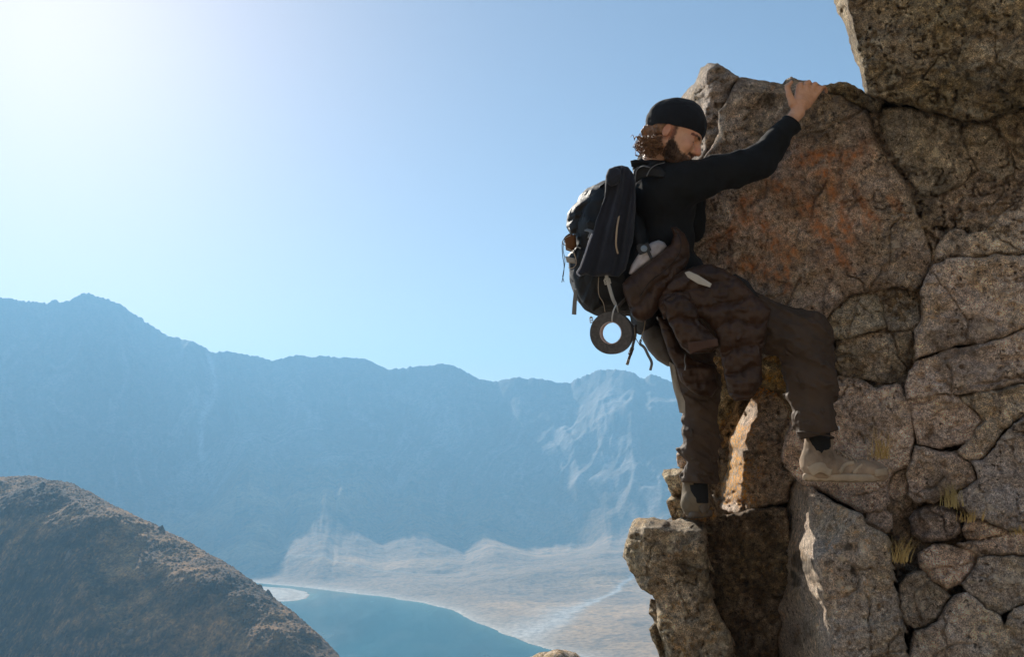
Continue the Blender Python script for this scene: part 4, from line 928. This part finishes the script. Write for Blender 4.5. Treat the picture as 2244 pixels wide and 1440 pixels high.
# shirt
sh = [('e', J(1452, 436, 4.27), (.142, .205, .175)), ('e', J(1455, 530, 4.27), (.125, .17, .17)), ('e', J(1478, 610, 4.26), (.135, .175, .13)), ('c', sR + np.array([-.02, 0, .005]), sL, .064, .064, {'k': .06}),
      ('e', J(1492, 405, 4.13), (.085, .07, .065)), ('c', sR + np.array([0, 0, -.005]), eR, .080, .062, {'k': .05}), ('c', eR, J(1736, 270, 4.165), .060, .040, {'k': .02}), ('c', sL, eL, .075, .06), ('c', eL, wL, .055, .038),
      ('c', J(1404, 364, 4.22), J(1452, 366, 4.20), .030, .028, {'k': .02}), ('c', J(1418, 352, 4.26), J(1440, 372, 4.14), .040, .036, {'k': .02})]
axr = (J(1740, 262, 4.17) - eR); axr /= np.linalg.norm(axr); cuffp = J(1736, 268, 4.17)
def scut(p):
    near = np.linalg.norm(p - cuffp, axis=-1) < .12
    c1 = np.where(near, (p - cuffp) @ axr, -1.0)
    return c1
def sdisp(p):
    arm = sstep(.25, .0, np.linalg.norm(p - eR, axis=-1))
    f1 = ridged(p @ np.array([[9., 2, 4], [1, 4, 2], [6, 2, -7]]), 3, 61) * .012
    f2 = fbm(p / .12, 3, 62) * .008 + ridged(p / .06, 2, 63) * .0025
    return f1 * (.6 + .5 * arm) + f2
shirt = sdf_obj('shirt', sh, .0075, M_SHIRT, person, .035, sdisp, scut)
tube('cuff', [cuffp + axr * -.004 + (np.cross(axr, [0, 1, 0]) * math.cos(t) + np.array([0, 1, 0]) * math.sin(t)) * .041 for t in np.linspace(0, 2 * math.pi, 20)], .0045, M_SHIRT, person)
cloth('collar', [(1381,352),(1392,349),(1412,352),(1436,356),(1446,362),(1438,372),(1420,368),(1400,366),(1384,366)], lambda U, V: 4.20 - (U - 1380) * .0009, M_SHIRT, person, .012, 6, 2.5, disp=lambda U, V, s: .003 * np.sin(V * .9))

# trousers
kOut = kR + np.array([.012, 0, .006])
tr = [('c', J(1520, 652, 4.19), J(1640, 705, 4.08), .110, .112), ('c', J(1640, 705, 4.08), J(1764, 737, 3.99), .108, .090), ('c', J(1764, 737, 3.99), J(1776, 842, 3.965), .092, .088), ('c', J(1776, 842, 3.965), J(1786, 940, 3.94), .082, .068),
      ('c', J(1490, 680, 4.36), J(1532, 850, 4.31), .105, .074), ('c', J(1532, 850, 4.31), J(1534, 960, 4.32), .074, .068), ('c', J(1534, 960, 4.32), J(1534, 1062, 4.33), .066, .068), ('e', J(1500, 655, 4.26), (.13, .17, .12))]
axl = np.array([0, 0, -1.0]); cL = J(1534, 1060, 4.33); aR2 = J(1786, 962, 3.93) - J(1776, 842, 3.965); aR2 /= np.linalg.norm(aR2); cR = J(1787, 956, 3.93)
def tcut(p):
    a = np.where(np.linalg.norm(p - cL, axis=-1) < .16, (p - cL) @ (axl + np.array([-.06, 0, 0])), -1.0)
    b = np.where(np.linalg.norm(p - cR, axis=-1) < .16, (p - cR) @ (aR2 + np.array([.22, 0, -.05])), -1.0); return np.maximum(a, b)
def tdisp(p):
    dk = np.linalg.norm(p - kR, axis=-1)
    leg2 = sstep(.14, .22, p[..., 0] - J(1480, 900, 4.3)[0]) 
    dg = ridged(np.stack([p[..., 0] * 6 + p[..., 2] * 9, p[..., 1] * 5, p[..., 2] * 3.0 - p[..., 0] * 3], -1), 3, 71)      # long diagonal folds
    kn = ridged(np.stack([p[..., 0] * 14 + p[..., 2] * 6, p[..., 1] * 5, p[..., 2] * 12], -1), 2, 72) * sstep(.22, .05, dk)
    hem = sstep(.14, .0, (p[..., 2] - cL[2])) * (1 - leg2)
    lz = p[..., 2] + (p[..., 0] - cL[0]) * .9 + .05 * noise(p / .16, 77); lf = lz * 9.5; lf = lf - np.floor(lf); saw = np.where(lf < .25, lf / .25, (1 - lf) / .75)
    low = (1 - leg2) * sstep(cL[2] + .50, cL[2] + .38, p[..., 2])
    saw = (saw - .4) * (.5 + .5 * noise(p / .13, 78)) * low
    dg = np.sign(dg) * np.abs(dg) ** 1.6; cr = ridged(np.stack([p[..., 0] * 9 + p[..., 2] * 20, p[..., 1] * 9, p[..., 2] * 8 - p[..., 0] * 6], -1), 3, 75)
    return saw * .034 + dg * .022 + np.clip(cr, 0.1, 1) ** 2 * .011 + kn * .014 + ridged(np.stack([p[..., 0] * 22, p[..., 1] * 16, p[..., 2] * 20 + p[..., 0] * 14], -1), 2, 73) * .005 * (.4 + hem) + fbm(p / .10, 3, 74) * .006
trousers = sdf_obj('trousers', tr, .0055, M_TROUSER, person, .03, tdisp, tcut)
tube('hem', [cL + np.array([math.cos(t) * .070, math.sin(t) * .070, .006 - .004 * math.cos(t)]) for t in np.linspace(0, 2 * math.pi, 24)], .004, M_TROUSER, person)
eh = np.cross(aR2, [0, 1, 0]); eh /= np.linalg.norm(eh)
tube('hem', [cR - aR2 * .004 + eh * math.cos(t) * .068 + np.array([0, 1, 0]) * math.sin(t) * .068 + aR2 * (-.014) * math.cos(t) * -1 for t in np.linspace(0, 2 * math.pi, 24)], .004, M_TROUSER, person)
tube('seam', [J(1500, 866, 4.262), J(1551, 900, 4.252), J(1553, 980, 4.258), J(1552, 1056, 4.262)][1:], .0016, M_TROUSER, person)
tube('glint_bead', [J(1836, 935, 3.93), J(1838, 943, 3.93)], .006, fabric('white_glint', (.8, .78, .74), .5), person, cat=0)  # invented bead standing in for a white glint

# socks and shoes
tube('sock', [J(1795, 940, 3.955), J(1797, 975, 3.96), J(1799, 1022, 3.965)], .0415, M_SOCK, person, sides=14)
tube('sock', [aL + np.array([0, 0, .06]), aL + np.array([.0, 0, -.01]), aL + np.array([.0, 0, -.06])], .041, M_SOCK, person, sides=14)
def shoe(orig, fwd, s, mat, solem, label=None, boot=0.0):
    fwd = np.array(fwd, float); fwd /= np.linalg.norm(fwd); left = np.cross([0, 0, 1], fwd); left /= np.linalg.norm(left); up = np.cross(fwd, left); R = np.stack([fwd, left, up], 1)
    X = lambda x, y, z: orig + R @ (np.array([x, y, z]) * s)
    L = lambda p: ((p - orig) @ R) / s
    r = lambda *a: tuple(k * s for k in a)
    pr = [('e', X(.02, 0, .050), r(.062, .040, .050), R), ('c', X(.03, 0, .052), X(.12, 0, .034), .048 * s, .036 * s), ('e', X(.17, .002, .034), r(.082, .047, .040), R), ('e', X(.225, .004, .030), r(.042, .040, .032), R), ('c', X(.005, 0, .06), X(.02, 0, .100 + boot), .044 * s, .043 * s)]
    hole = [('c', X(.022, 0, .085 + boot), X(.035, 0, .16 + boot), .033 * s, .036 * s, {'sub': 1, 'k': .004})]
    def cut(p): l = L(p); return np.maximum(.004 - l[..., 2], l[..., 2] - (.112 + boot - .25 * np.clip(l[..., 0] - .03, 0, 1))) * s
    def dis(p):
        l = L(p); return (.0016 * ridged(p / .03, 2, 81) + .002 * fbm(p / .05, 2, 82) - .003 * np.exp(-((l[..., 2] - .022) / .002) ** 2) + .0018 * sstep(-.2, .2, np.sin(l[..., 0] * 95 + l[..., 2] * 60))) * s
    up_ = sdf_obj('shoe', pr + hole, .0045, mat, person, .02 * s, dis, cut)
    if label: up_['label'] = label
    outl = []
    for t in np.linspace(0, 2 * math.pi, 44, endpoint=False):
        x = .112 + .155 * math.cos(t); w = .047 * (1 - .10 * math.cos(t + .3) * (-1)) * (.90 + .16 * math.sin((x) * 14)); outl.append((x, w * math.sin(t) * (1 if abs(math.sin(t)) > 0 else 1)))
    vs = []; zz = [(.0, .93), (.006, 1.0), (.020, 1.0), (.026, .96)]
    for z, k in zz:
        for i, (x, y) in enumerate(outl):
            tr_ = .006 * (z < .001) * (i % 2); toe = max(0, x - .17) ** 2 * 1.6; vs.append(X(.112 + (x - .112) * k, y * k, z + tr_ + toe))
    n_ = len(outl); fs_ = [[a * n_ + i, a * n_ + (i + 1) % n_, (a + 1) * n_ + (i + 1) % n_, (a + 1) * n_ + i] for a in range(3) for i in range(n_)] + [list(range(n_))[::-1], [3 * n_ + i for i in range(n_)]]
    so = mesh_obj('sole', np.array(vs), fs_, solem, person); so.parent = up_; so.matrix_parent_inverse = Matrix.Identity(4); so.location = (0, 0, 0)
    ls = []
    for i in range(5):
        x = .075 + i * .022; zc = .098 + boot * .4 - (x - .05) * .42
        for sgn in (1, -1): ls.append(tube_geo(catmull([X(x, -.026 * sgn, zc - .010), X(x + .010, 0, zc + .004), X(x + .020, .026 * sgn, zc - .016)], 4), .0022 * s, 5))
    for nm, pth, hw in (('heel_counter', [(-.036, -.030, .030), (-.010, -.046, .045), (.030, -.046, .030)], .016), ('toe_cap', [(.262, -.012, .034), (.235, -.036, .036), (.190, -.046, .030)], .012), ('side_patch', [(.060, -.045, .030), (.085, -.042, .055), (.120, -.036, .062)], .007), ('side_patch', [(.110, -.046, .028), (.130, -.042, .045), (.150, -.036, .056)], .006)):
        pn = tube(nm, [X(*q_) for q_ in pth], (hw * s, .003 * s), solem, person, flat=up + 0 * fwd); pn.parent = up_; pn.matrix_parent_inverse = Matrix.Identity(4); pn.location = (0, 0, 0)
    la = bundle('laces', ls, M_CORD, person); la.parent = up_; la.matrix_parent_inverse = Matrix.Identity(4); la.location = (0, 0, 0)
    tg = tube('pull_tab', [X(-.040, 0, .095 + boot), X(-.052, 0, .108 + boot), X(-.042, 0, .118 + boot)], (.007 * s, .0015 * s), mat, person, flat=left); tg.parent = up_; tg.matrix_parent_inverse = Matrix.Identity(4); tg.location = (0, 0, 0)
    return up_
shoe(J(1786, 1056, 3.955), (1.0, .28, -.02), 1.24, M_SHOE, M_SOLE, 'raised dusty cream trail shoe turned sideways', .030)
shoe(J(1522, 1136, 4.33), (.35, 1.0, .02), 1.16, M_SHOE2, M_SOLE2, 'olive and black boot seen from the heel on the ledge', .03)
# ------------------------------------------------------------------ the rucksack on his back
pack = thing('backpack', J(1340, 740, 4.3), 'large charcoal rucksack on the climber back with pale straps, cords and buckles', 'backpack')
pk = [('e', J(1322, 500, 4.27), (.125, .19, .19)), ('e', J(1320, 590, 4.27), (.130, .19, .18)), ('e', J(1345, 640, 4.27), (.118, .18, .11)), ('e', J(1408, 690, 4.28), (.045, .16, .07)), ('c', J(1350, 440, 4.18), J(1350, 440, 4.38), .085, .085), ('e', J(1390, 560, 4.27), (.08, .17, .22))]
def pdis(p):
    f = ridged(p @ np.array([[7., 2, 3], [1, 3, 1], [4, 1, 9]]), 3, 91) * .008 + ridged(p / .07, 2, 92) * .0035 + fbm(p / .15, 3, 93) * .012
    g = np.abs((p[..., 2] - J(1300, 560, 4.2)[2]) + .25 * (p[..., 0] - J(1300, 560, 4.2)[0])); return f - .006 * np.exp(-(g / .006) ** 2)
bagb = sdf_obj('main_bag', pk, .0075, M_PACK, pack, .04, pdis)
# lid with wind-creased cloth
DP = lambda U, V: 4.14 + .0011 * np.abs(U - 1345) * (U < 1345)
wr = lambda a, b, s, am: (lambda U, V, e: am * ridged(np.stack([(U * a[0] + V * a[1]) / b, (U * -a[1] + V * a[0]) / (b * 4), U * 0 + s], -1), 3, s))
lid = cloth('lid', [(1242,478),(1244,466),(1256,450),(1272,436),(1290,424),(1308,416),(1328,412),(1345,420),(1345,450),(1330,480),(1300,500),(1270,512),(1250,514),(1241,498)], DP, M_PACK, pack, .05, 22, 3, back=.10, disp=wr((.6, .8), 11, 5, .020))
cloth('front_pocket', [(1244,560),(1262,540),(1300,540),(1320,560),(1330,620),(1322,670),(1300,684),(1276,664),(1258,630),(1248,595)], lambda U, V: 4.13 + .0016 * np.clip(1300 - U, 0, 99), M_PACK, pack, .028, 18, 3, back=.05, disp=wr((.9, .3), 14, 6, .013))
cloth('side_patch', [(1236,520),(1246,512),(1262,515),(1264,540),(1252,552),(1240,548)], lambda U, V: 4.16 + 0 * U, M_ORANGE, pack, .015, 8, 2.5, back=.03)  # added patch imitating an orange flare of light
cloth('reflector', [(1238,561),(1260,566),(1262,578),(1242,575)], lambda U, V: 4.115 + 0 * U, M_STRAP, pack, .004, 3, 2)
cloth('bottom_pouch', [(1404,706),(1428,700),(1452,716),(1470,744),(1480,790),(1474,804),(1462,803),(1440,790),(1420,768),(1406,742)], lambda U, V: 4.27 + 0 * U, M_PACK2, pack, .06, 24, 3, back=.10, disp=wr((.75, .65), 9, 8, .007))
cloth('shoulder_strap', [(1388,372),(1400,364),(1420,362),(1448,366),(1462,378),(1455,392),(1430,388),(1405,392),(1392,402),(1386,392)], lambda U, V: 4.085 - .0002 * (U - 1388), M_PACK, pack, .012, 7, 2.5, disp=wr((.4, .9), 10, 11, .004))
tube('lift_strap', [J(1424, 366, 4.07), J(1408, 364, 4.06), J(1396, 372, 4.06), J(1392, 388, 4.06), J(1391, 402, 4.07), J(1384, 408, 4.08)], (.007, .0012), M_GREYSTRAP, pack, flat=[.35, .8, .45])
tube('lift_strap', [J(1456, 356, 4.08), J(1436, 362, 4.06), J(1424, 372, 4.055), J(1417, 386, 4.06)], (.004, .001), M_GREYSTRAP, pack, flat=[.5, .8, .3])
tube('grab_loop', [J(1330, 398, 4.15), J(1322, 404, 4.13), J(1316, 410, 4.14), J(1328, 418, 4.15)], (.008, .0015), M_PLASTIC, pack, flat=[.1, 1, .1])
tube('sling_strap', [J(1357, 470, 4.035), J(1352, 500, 4.02), J(1350, 535, 4.02), J(1354, 556, 4.03)], (.0035, .001), M_CORD, pack, flat=[1, .1, .2])
tube('side_strap', [J(1284, 503, 4.10), J(1296, 508, 4.07), J(1292, 522, 4.06)], (.009, .002), M_GREYSTRAP, pack, flat=[.9, .1, .4])
cloth('hanging_strap', [(1258,634),(1266,637),(1264,664),(1263,690),(1253,689),(1255,660)], lambda U, V: 4.14 + 0 * U, M_GREYSTRAP, pack, .0015, 2, 1.6)
tube('drawcord', [J(1248, 512, 4.13), J(1238, 520, 4.10), J(1232, 535, 4.09), J(1233, 560, 4.09), J(1236, 580, 4.09), J(1235, 600, 4.09), J(1231, 619, 4.09)], .0016, M_PLASTIC, pack)
tube('drawcord', [J(1238, 522, 4.10), J(1234, 545, 4.09), J(1238, 572, 4.09), J(1234, 600, 4.09), J(1233, 606, 4.09), J(1236, 618, 4.09)], .0014, M_PLASTIC, pack)
tube('cord_loop', [J(1244, 545, 4.11), J(1256, 552, 4.09), J(1262, 568, 4.085), J(1262, 580, 4.085), J(1254, 588, 4.09), J(1246, 586, 4.11)], .0018, M_CORD, pack)
tube('cord_loop', [J(1240, 538, 4.11), J(1232, 532, 4.10), J(1238, 522, 4.10), J(1250, 516, 4.11)], .0018, M_CORD, pack)
tube('cord_loop', [J(1312, 606, 4.07), J(1311, 630, 4.05), J(1313, 648, 4.05), J(1322, 664, 4.05), J(1326, 684, 4.05)], .0016, M_CORD, pack)
def buckle(u, v, d, w, h, rot, mat=M_BUCKLE, par=pack):
    c, s = math.cos(rot), math.sin(rot); ax = np.array([c, 0, s]); az = np.array([-s, 0, c]); ay = np.array([0, 1, 0]); o = J(u, v, d); pc = []
    for sx in (-1, 1): pc.append(box_geo(o + ax * w * .85 * sx, ax * w * .18, ay * .003, az * h))
    for sz in (-1, 0, 1): pc.append(box_geo(o + az * h * .85 * sz, ax * w, ay * .003, az * h * .17))
    pc.append(box_geo(o + az * h * 1.25, ax * w * .7, ay * .002, az * h * .2))
    return bundle('buckle', pc, mat, par, smooth=False)
buckle(1331, 617, 4.045, .013, .011, .25); buckle(1296, 702, 4.12, .007, .011, .1)
tube('compression_strap', [J(1328, 596, 4.05), J(1330, 610, 4.045), J(1335, 628, 4.04), J(1342, 652, 4.03), J(1349, 668, 4.02)], (.007, .0012), M_STRAP, pack, flat=[1, 0, .2])
tube('compression_strap', [J(1352, 676, 4.05), J(1362, 664, 4.06), J(1370, 656, 4.07)], (.009, .0015), M_PACK2, pack, flat=[.6, .1, .9])
# hip belt pad with its black instrument, tail of the belt webbing
pad = cloth('hip_pad', [(1378,600),(1384,580),(1398,558),(1412,541),(1428,531),(1443,526),(1456,531),(1462,540),(1448,556),(1425,572),(1400,590),(1386,602)], lambda U, V: 4.055 + 0 * U, M_PAD, pack, .022, 10, 2.5, disp=wr((.8, .5), 14, 13, .003))
cc = J(1411, 545, 4.028); a_, b_ = np.array([.92, 0, .38]), np.array([-.38, 0, .92])
comp = bundle('compass', [box_geo(cc, a_ * .026, np.array([0, .004, 0]), b_ * .018), box_geo(cc + b_ * -.030 + a_ * .012, a_ * .006, np.array([0, .003, 0]), b_ * .020), box_geo(cc + b_ * .020 - a_ * .01, a_ * .012, np.array([0, .004, 0]), b_ * .004)], M_PLASTIC, pack, smooth=False)
n = NT('compass_glass'); M_GLASS = n.fin((.20, .25, .30), .12)
dial = bundle('dial', [(np.array([cc + np.array([0, -.0055, 0]) + (a_ * math.cos(t) + b_ * math.sin(t)) * .0125 for t in np.linspace(0, 2 * math.pi, 20, endpoint=False)] + [cc + np.array([0, -.003, 0]) + (a_ * math.cos(t) + b_ * math.sin(t)) * .0145 for t in np.linspace(0, 2 * math.pi, 20, endpoint=False)]), [list(range(20))[::-1]] + [[i, (i + 1) % 20, 20 + (i + 1) % 20, 20 + i] for i in range(20)])], M_GLASS, pack)
dial.parent = comp; dial.matrix_parent_inverse = Matrix.Identity(4); dial.location = (0, 0, 0)
cloth('belt_tail', [(1500,597),(1510,594),(1530,603),(1560,622),(1556,630),(1530,622),(1507,608)], lambda U, V: 3.895 - .0001 * (U - 1500), M_STRAP, pack, .002, 3, 1.8)
cloth('belt_tail', [(1466,792),(1478,800),(1484,830),(1492,858),(1501,880),(1502,906),(1489,905),(1484,880),(1475,850),(1470,820)], lambda U, V: 4.22 + 0 * U, M_STRAP, pack, .002, 3, 2, disp=lambda U, V, s: .006 * np.sin(V / 12))
# dangling ends under the sack
tube('dangling_strap', [J(1393, 712, 4.12), J(1392, 735, 4.10), J(1388, 752, 4.10), J(1383, 772, 4.10), J(1377, 790, 4.10), J(1374, 800, 4.10)], (.006, .0015), M_PACK2, pack, flat=[.9, .2, .3])
buckle(1383, 770, 4.095, .008, .016, -.35, M_PACK2); buckle(1376, 794, 4.095, .006, .008, -.3, M_BUCKLE)
tube('dangling_strap', [J(1414, 702, 4.12), J(1411, 722, 4.10), J(1406, 738, 4.09), J(1402, 754, 4.09)], .0022, M_CORD, pack)
tube('dangling_strap', [J(1402, 754, 4.09), J(1412, 762, 4.09), J(1420, 778, 4.09), J(1428, 795, 4.09), J(1425, 812, 4.09)], (.006, .001), M_GREYSTRAP, pack, flat=[.8, .2, .5])
tube('dangling_strap', [J(1390, 716, 4.11), J(1393, 740, 4.09), J(1402, 756, 4.085)], .0018, M_CORD, pack)
buckle(1403, 750, 4.085, .005, .008, -.3, M_PACK2)

# ------------------------------------------------------------------ fleece hung over the sack
fl = thing('fleece_jacket', J(1330, 600, 4.06), 'navy fleece draped over the rucksack with a pale edge seam', 'jacket')
def fdep(U, V): return 4.05 + .03 * np.sin((U - 1330) / 22.0) * 0 + .0001 * np.abs(U - 1345)
def ffold(U, V, s):
    ax = np.interp(V, [360, 420, 600], [1360, 1352, 1310]); x = (U - ax) / np.interp(V, [360, 430, 600], [22, 30, 44])
    return .012 * np.sin(x * 5.2 + .6 * np.sin(V / 60)) + .006 * np.sin(x * 11 + 1 + V / 90) + .004 * ridged(np.stack([x * 2, V / 90, U * 0], -1), 2, 6)
cloth('fleece_body', [(1329,380),(1333,371),(1346,364),(1362,362),(1377,367),(1388,382),(1393,402),(1394,440),(1391,500),(1382,550),(1372,590),(1356,606),(1330,604),(1304,607),(1284,602),(1269,606),(1265,598),(1280,560),(1296,515),(1308,478),(1324,432),(1326,402)], fdep, M_NAVY, fl, .022, 12, 2.5, back=.03, disp=ffold, warp=1.5, seed=4)
cloth('fleece_knot', [(1327,384),(1334,370),(1348,366),(1360,372),(1362,392),(1352,404),(1338,408),(1328,400)], lambda U, V: 4.02 + 0 * U, M_NAVY, fl, .022, 12, 2.5, disp=wr((.5, .8), 10, 15, .006), warp=2)
tube('edge_seam', [J(1298, 512, 4.018), J(1290, 532, 4.015), J(1281, 560, 4.012), J(1272, 585, 4.010), J(1265, 598, 4.012), J(1271, 605, 4.012)], (.0032, .0025), fabric('pale_zip_tape', (.36, .36, .40), .8), fl, flat=[.8, .1, .5])

# ------------------------------------------------------------------ roll of tape hung by a cable tie
tp = thing('tape_roll', J(1341, 778, 4.0), 'roll of dark duct tape hanging by a white cable tie under the rucksack', 'tape roll')
C0 = J(1341, 730, 4.03); nrm = np.array([-.30, -.92, -.12]); nrm /= np.linalg.norm(nrm); e1 = np.cross([0, 0, 1.0], nrm); e1 /= np.linalg.norm(e1); e2 = np.cross(nrm, e1)
def ring(name, r0, r1, hw, mat, par, nseg=64, grooves=0):
    prof = [(r0, -hw), (r0, hw)] + ([(r0 + (r1 - r0) * (k + j) / grooves, hw - (.0006 if j else 0)) for k in range(grooves) for j in (.15, .9)] if grooves else []) + [(r1, hw), (r1, -hw)] + ([(r0 + (r1 - r0) * (k + j) / grooves, -hw + (.0006 if j > .5 else 0)) for k in reversed(range(grooves)) for j in (.9, .15)] if grooves else [])
    co = np.array([C0 + (e1 * math.cos(t) + e2 * math.sin(t)) * r + nrm * h for t in np.linspace(0, 2 * math.pi, nseg, endpoint=False) for r, h in prof]); m = len(prof)
    f = [[i * m + j, i * m + (j + 1) % m, ((i + 1) % nseg) * m + (j + 1) % m, ((i + 1) % nseg) * m + j] for i in range(nseg) for j in range(m)]
    o = mesh_obj(name, co, f, mat, par, smooth=False); import bmesh; b = bmesh.new(); b.from_mesh(o.data); bmesh.ops.recalc_face_normals(b, faces=b.faces); b.to_mesh(o.data); b.free(); return o
n = NT('dark_tape'); tc = n.coords(); M_TAPE = n.fin(n.ramp(n.noise(tc, 90, 3), [(.3, (.055, .048, .044)), (.7, (.11, .098, .090))]), .45, n.bump(n.noise(tc, 300, 2), .2, .001))
n = NT('printed_cardboard_core'); tc = n.coords()
M_CORE = n.fin(n.ramp(n.noise(tc, 70, 3), [(.3, (.46, .36, .32)), (.7, (.62, .50, .45))]), .8)
ring('tape', .0455, .0860, .024, M_TAPE, tp, 72, 9)
core_ = ring('cardboard_core', .0425, .0453, .025, M_CORE, tp, 64)
M_INK = fabric('dark_red_print', (.20, .05, .05), .7)
prt = []
rg = random.Random(3)
for k in range(26):                                                      # the unreadable printed line inside the core
    t = math.pi * (.62 + .042 * k * .95); 
    if k % 7 == 6: continue
    o = C0 + (e1 * math.cos(t) + e2 * math.sin(t)) * .0423; tan = -e1 * math.sin(t) + e2 * math.cos(t); rad = (e1 * math.cos(t) + e2 * math.sin(t))
    h = .0045 if k % 7 < 6 else .003
    prt.append(box_geo(o + nrm * h * (.2 + 0), tan * .0005, rad * .0003, nrm * h))
    prt.append(box_geo(o + nrm * (h * rg.choice([-.8, .1, 1.1])) + tan * .0009, tan * .0010, rad * .0003, nrm * .0007))
ink = bundle('print', prt, M_INK, tp, smooth=False); ink.parent = core_; ink.matrix_parent_inverse = Matrix.Identity(4); ink.location = (0, 0, 0)
tie = [J(1350, 668, 4.00), J(1344, 682, 3.985), J(1341, 700, 3.992), J(1343, 706, 4.02), J(1348, 704, 4.05), J(1354, 690, 4.06), J(1352, 672, 4.02), J(1350, 668, 4.00)]
tube('cable_tie', tie, (.0028, .0008), fabric('white_nylon', (.62, .62, .60), .4), tp, flat=[1, .2, .1])

# ------------------------------------------------------------------ quilted jacket tied round the waist
pj = thing('puffer_jacket', J(1560, 880, 4.1), 'dark brown quilted down jacket tied round the climber waist and hanging between his legs', 'jacket')
def quilt(a, period, am, seed):
    def f(U, V, s):
        w = fbm(np.stack([U / 50, V / 50, U * 0 + seed], -1), 2, seed) * 14
        x = (U * a[0] + V * a[1] + w) / period; g = np.abs(x - np.round(x)) * 2
        cr = ridged(np.stack([U / 16, V / 16, U * 0 + seed], -1), 3, seed + 3)
        pk_ = ridged(np.stack([(U * a[1] - V * a[0]) / 11, (U * a[0] + V * a[1]) / 60, U * 0 + seed], -1), 2, seed + 6) * np.exp(-g * 2.2)
        return am * (np.sqrt(np.clip(1 - (1 - g) ** 2, 0, 1)) - 1) - .006 * np.exp(-(g / .06) ** 2) + cr * am * .4 + pk_ * am * .45
    return f
cloth('hood', [(1372,612),(1384,601),(1402,588),(1426,570),(1450,552),(1470,534),(1476,515),(1470,498),(1482,496),(1500,512),(1510,535),(1512,562),(1502,590),(1486,612),(1466,632),(1452,652),(1444,676),(1430,694),(1408,706),(1396,704),(1384,692),(1376,668),(1366,640),(1364,622)], lambda U, V: 4.03 + .0002 * np.abs(U - 1430), M_PUFFER, pj, .048, 26, 3, disp=quilt((.62, .78), 60, .016, 1))
cloth('back_panel', [(1448,640),(1480,604),(1520,585),(1560,580),(1590,590),(1620,612),(1650,640),(1672,662),(1690,680),(1680,730),(1668,790),(1668,840),(1655,868),(1640,880),(1612,882),(1596,862),(1584,820),(1578,770),(1560,720),(1540,700),(1500,690),(1456,700),(1440,670)], lambda U, V: 3.965 + .00045 * np.clip(1560 - U, 0, 200) - .0006 * np.clip(U - 1600, 0, 99) + .00015 * np.clip(V - 700, 0, 200), M_PUFFER, pj, .040, 22, 3, disp=quilt((.25, .97), 52, .020, 2), warp=3)
cloth('sleeve', [(1452,662),(1478,640),(1506,640),(1524,662),(1532,700),(1556,724),(1572,742),(1574,762),(1560,772),(1512,776),(1494,762),(1480,740),(1468,712)], lambda U, V: 3.955 + 0 * U, M_PUFFER, pj, .034, 20, 3, disp=quilt((-.35, .93), 44, .020, 3), warp=2)
cloth('cuff_tab', [(1508,750),(1540,746),(1572,741),(1575,758),(1548,764),(1514,775),(1508,764)], lambda U, V: 3.918 + 0 * U, fabric('brown_cuff', (.085, .045, .030), .8), pj, .004, 4, 2)
cloth('sleeve', [(1440,690),(1470,700),(1490,760),(1520,790),(1566,800),(1574,850),(1560,870),(1530,868),(1504,850),(1492,838),(1478,800),(1462,770),(1450,730)], lambda U, V: 4.16 + .0 * U, M_PUFFER, pj, .040, 18, 3, disp=quilt((.2, .97), 40, .018, 4), warp=2)
cloth('pocket_flap', [(1596,606),(1612,600),(1640,616),(1664,652),(1672,664),(1640,664),(1610,652),(1596,630)], lambda U, V: 3.985 + 0 * U, fabric('black_lining', (.018, .014, .012), .7), pj, .010, 10, 2.5)
tube('zipper_pull', [J(1502, 776, 3.95), J(1500, 790, 3.955), J(1502, 803, 3.96), J(1501, 812, 3.96)], np.array([.0012, .0012, .002, .0030]), M_GREYSTRAP, pj)
tube('collar_seam', [J(1478, 500, 3.99), J(1492, 530, 3.975), J(1486, 560, 3.975), J(1458, 592, 3.972), J(1424, 618, 3.975), J(1402, 650, 3.985)], .0014, fabric('black_thread', (.01, .01, .01), .9), pj)

# ------------------------------------------------------------------ dry grass in the joints
n = NT('dry_grass_blades'); M_GRASS = n.fin(n.mix(n.n('ShaderNodeObjectInfo').outputs['Random'], (.60, .40, .14), (.46, .36, .15)), .7)
def grass(u, v, d, nb, hpx, label, lean=0.0, seed=0, spread=1.0):
    r = random.Random(seed); b0 = J(u, v, d); vs, fs = [], []
    for k in range(nb):
        a = b0 + np.array([r.gauss(0, .012 * spread), r.gauss(0, .006), r.gauss(0, .005)]); L = hpx * d / F * (.5 + .6 * r.random()); dx = r.gauss(lean, .32); dy = -abs(r.gauss(.10, .12)); w = .0011 + .0007 * r.random()
        pts = [a + np.array([dx * t ** 1.5 * L, dy * t * L, (t - .30 * abs(dx) * t * t) * L]) for t in np.linspace(0, 1, 6)]
        o = len(vs)
        for i, q in enumerate(pts):
            ww = w * (1 - i / 5.4); vs += [q + np.array([-ww, 0, 0]), q + np.array([ww, .0006, 0])]
        fs += [[o + 2 * i, o + 2 * i + 1, o + 2 * i + 3, o + 2 * i + 2] for i in range(5)]
    g = mesh_obj('grass_tuft', np.array(vs), fs, M_GRASS); tag(g, label, 'grass tuft', 'dry grass tufts growing in the cliff joints'); return g
grass(1930, 1005, 4.13, 46, 82, 'tall yellow grass tuft above the toe of the raised shoe', .05, 1, 1.8)
grass(2086, 1110, 3.93, 60, 62, 'dense straw grass tuft in the joint right of the raised shoe', -.15, 2, 1.5)
grass(2128, 1142, 3.90, 34, 36, 'low olive grass tuft just right of the dense straw one', .1, 3, 2.2)
grass(1972, 1232, 3.90, 60, 66, 'golden grass tuft by the dark hollow beside the tall pale block', .12, 4, 1.7)
grass(2238, 1172, 3.85, 30, 26, 'small grass tuft at the right edge of the photo', -.2, 5, 1.6)
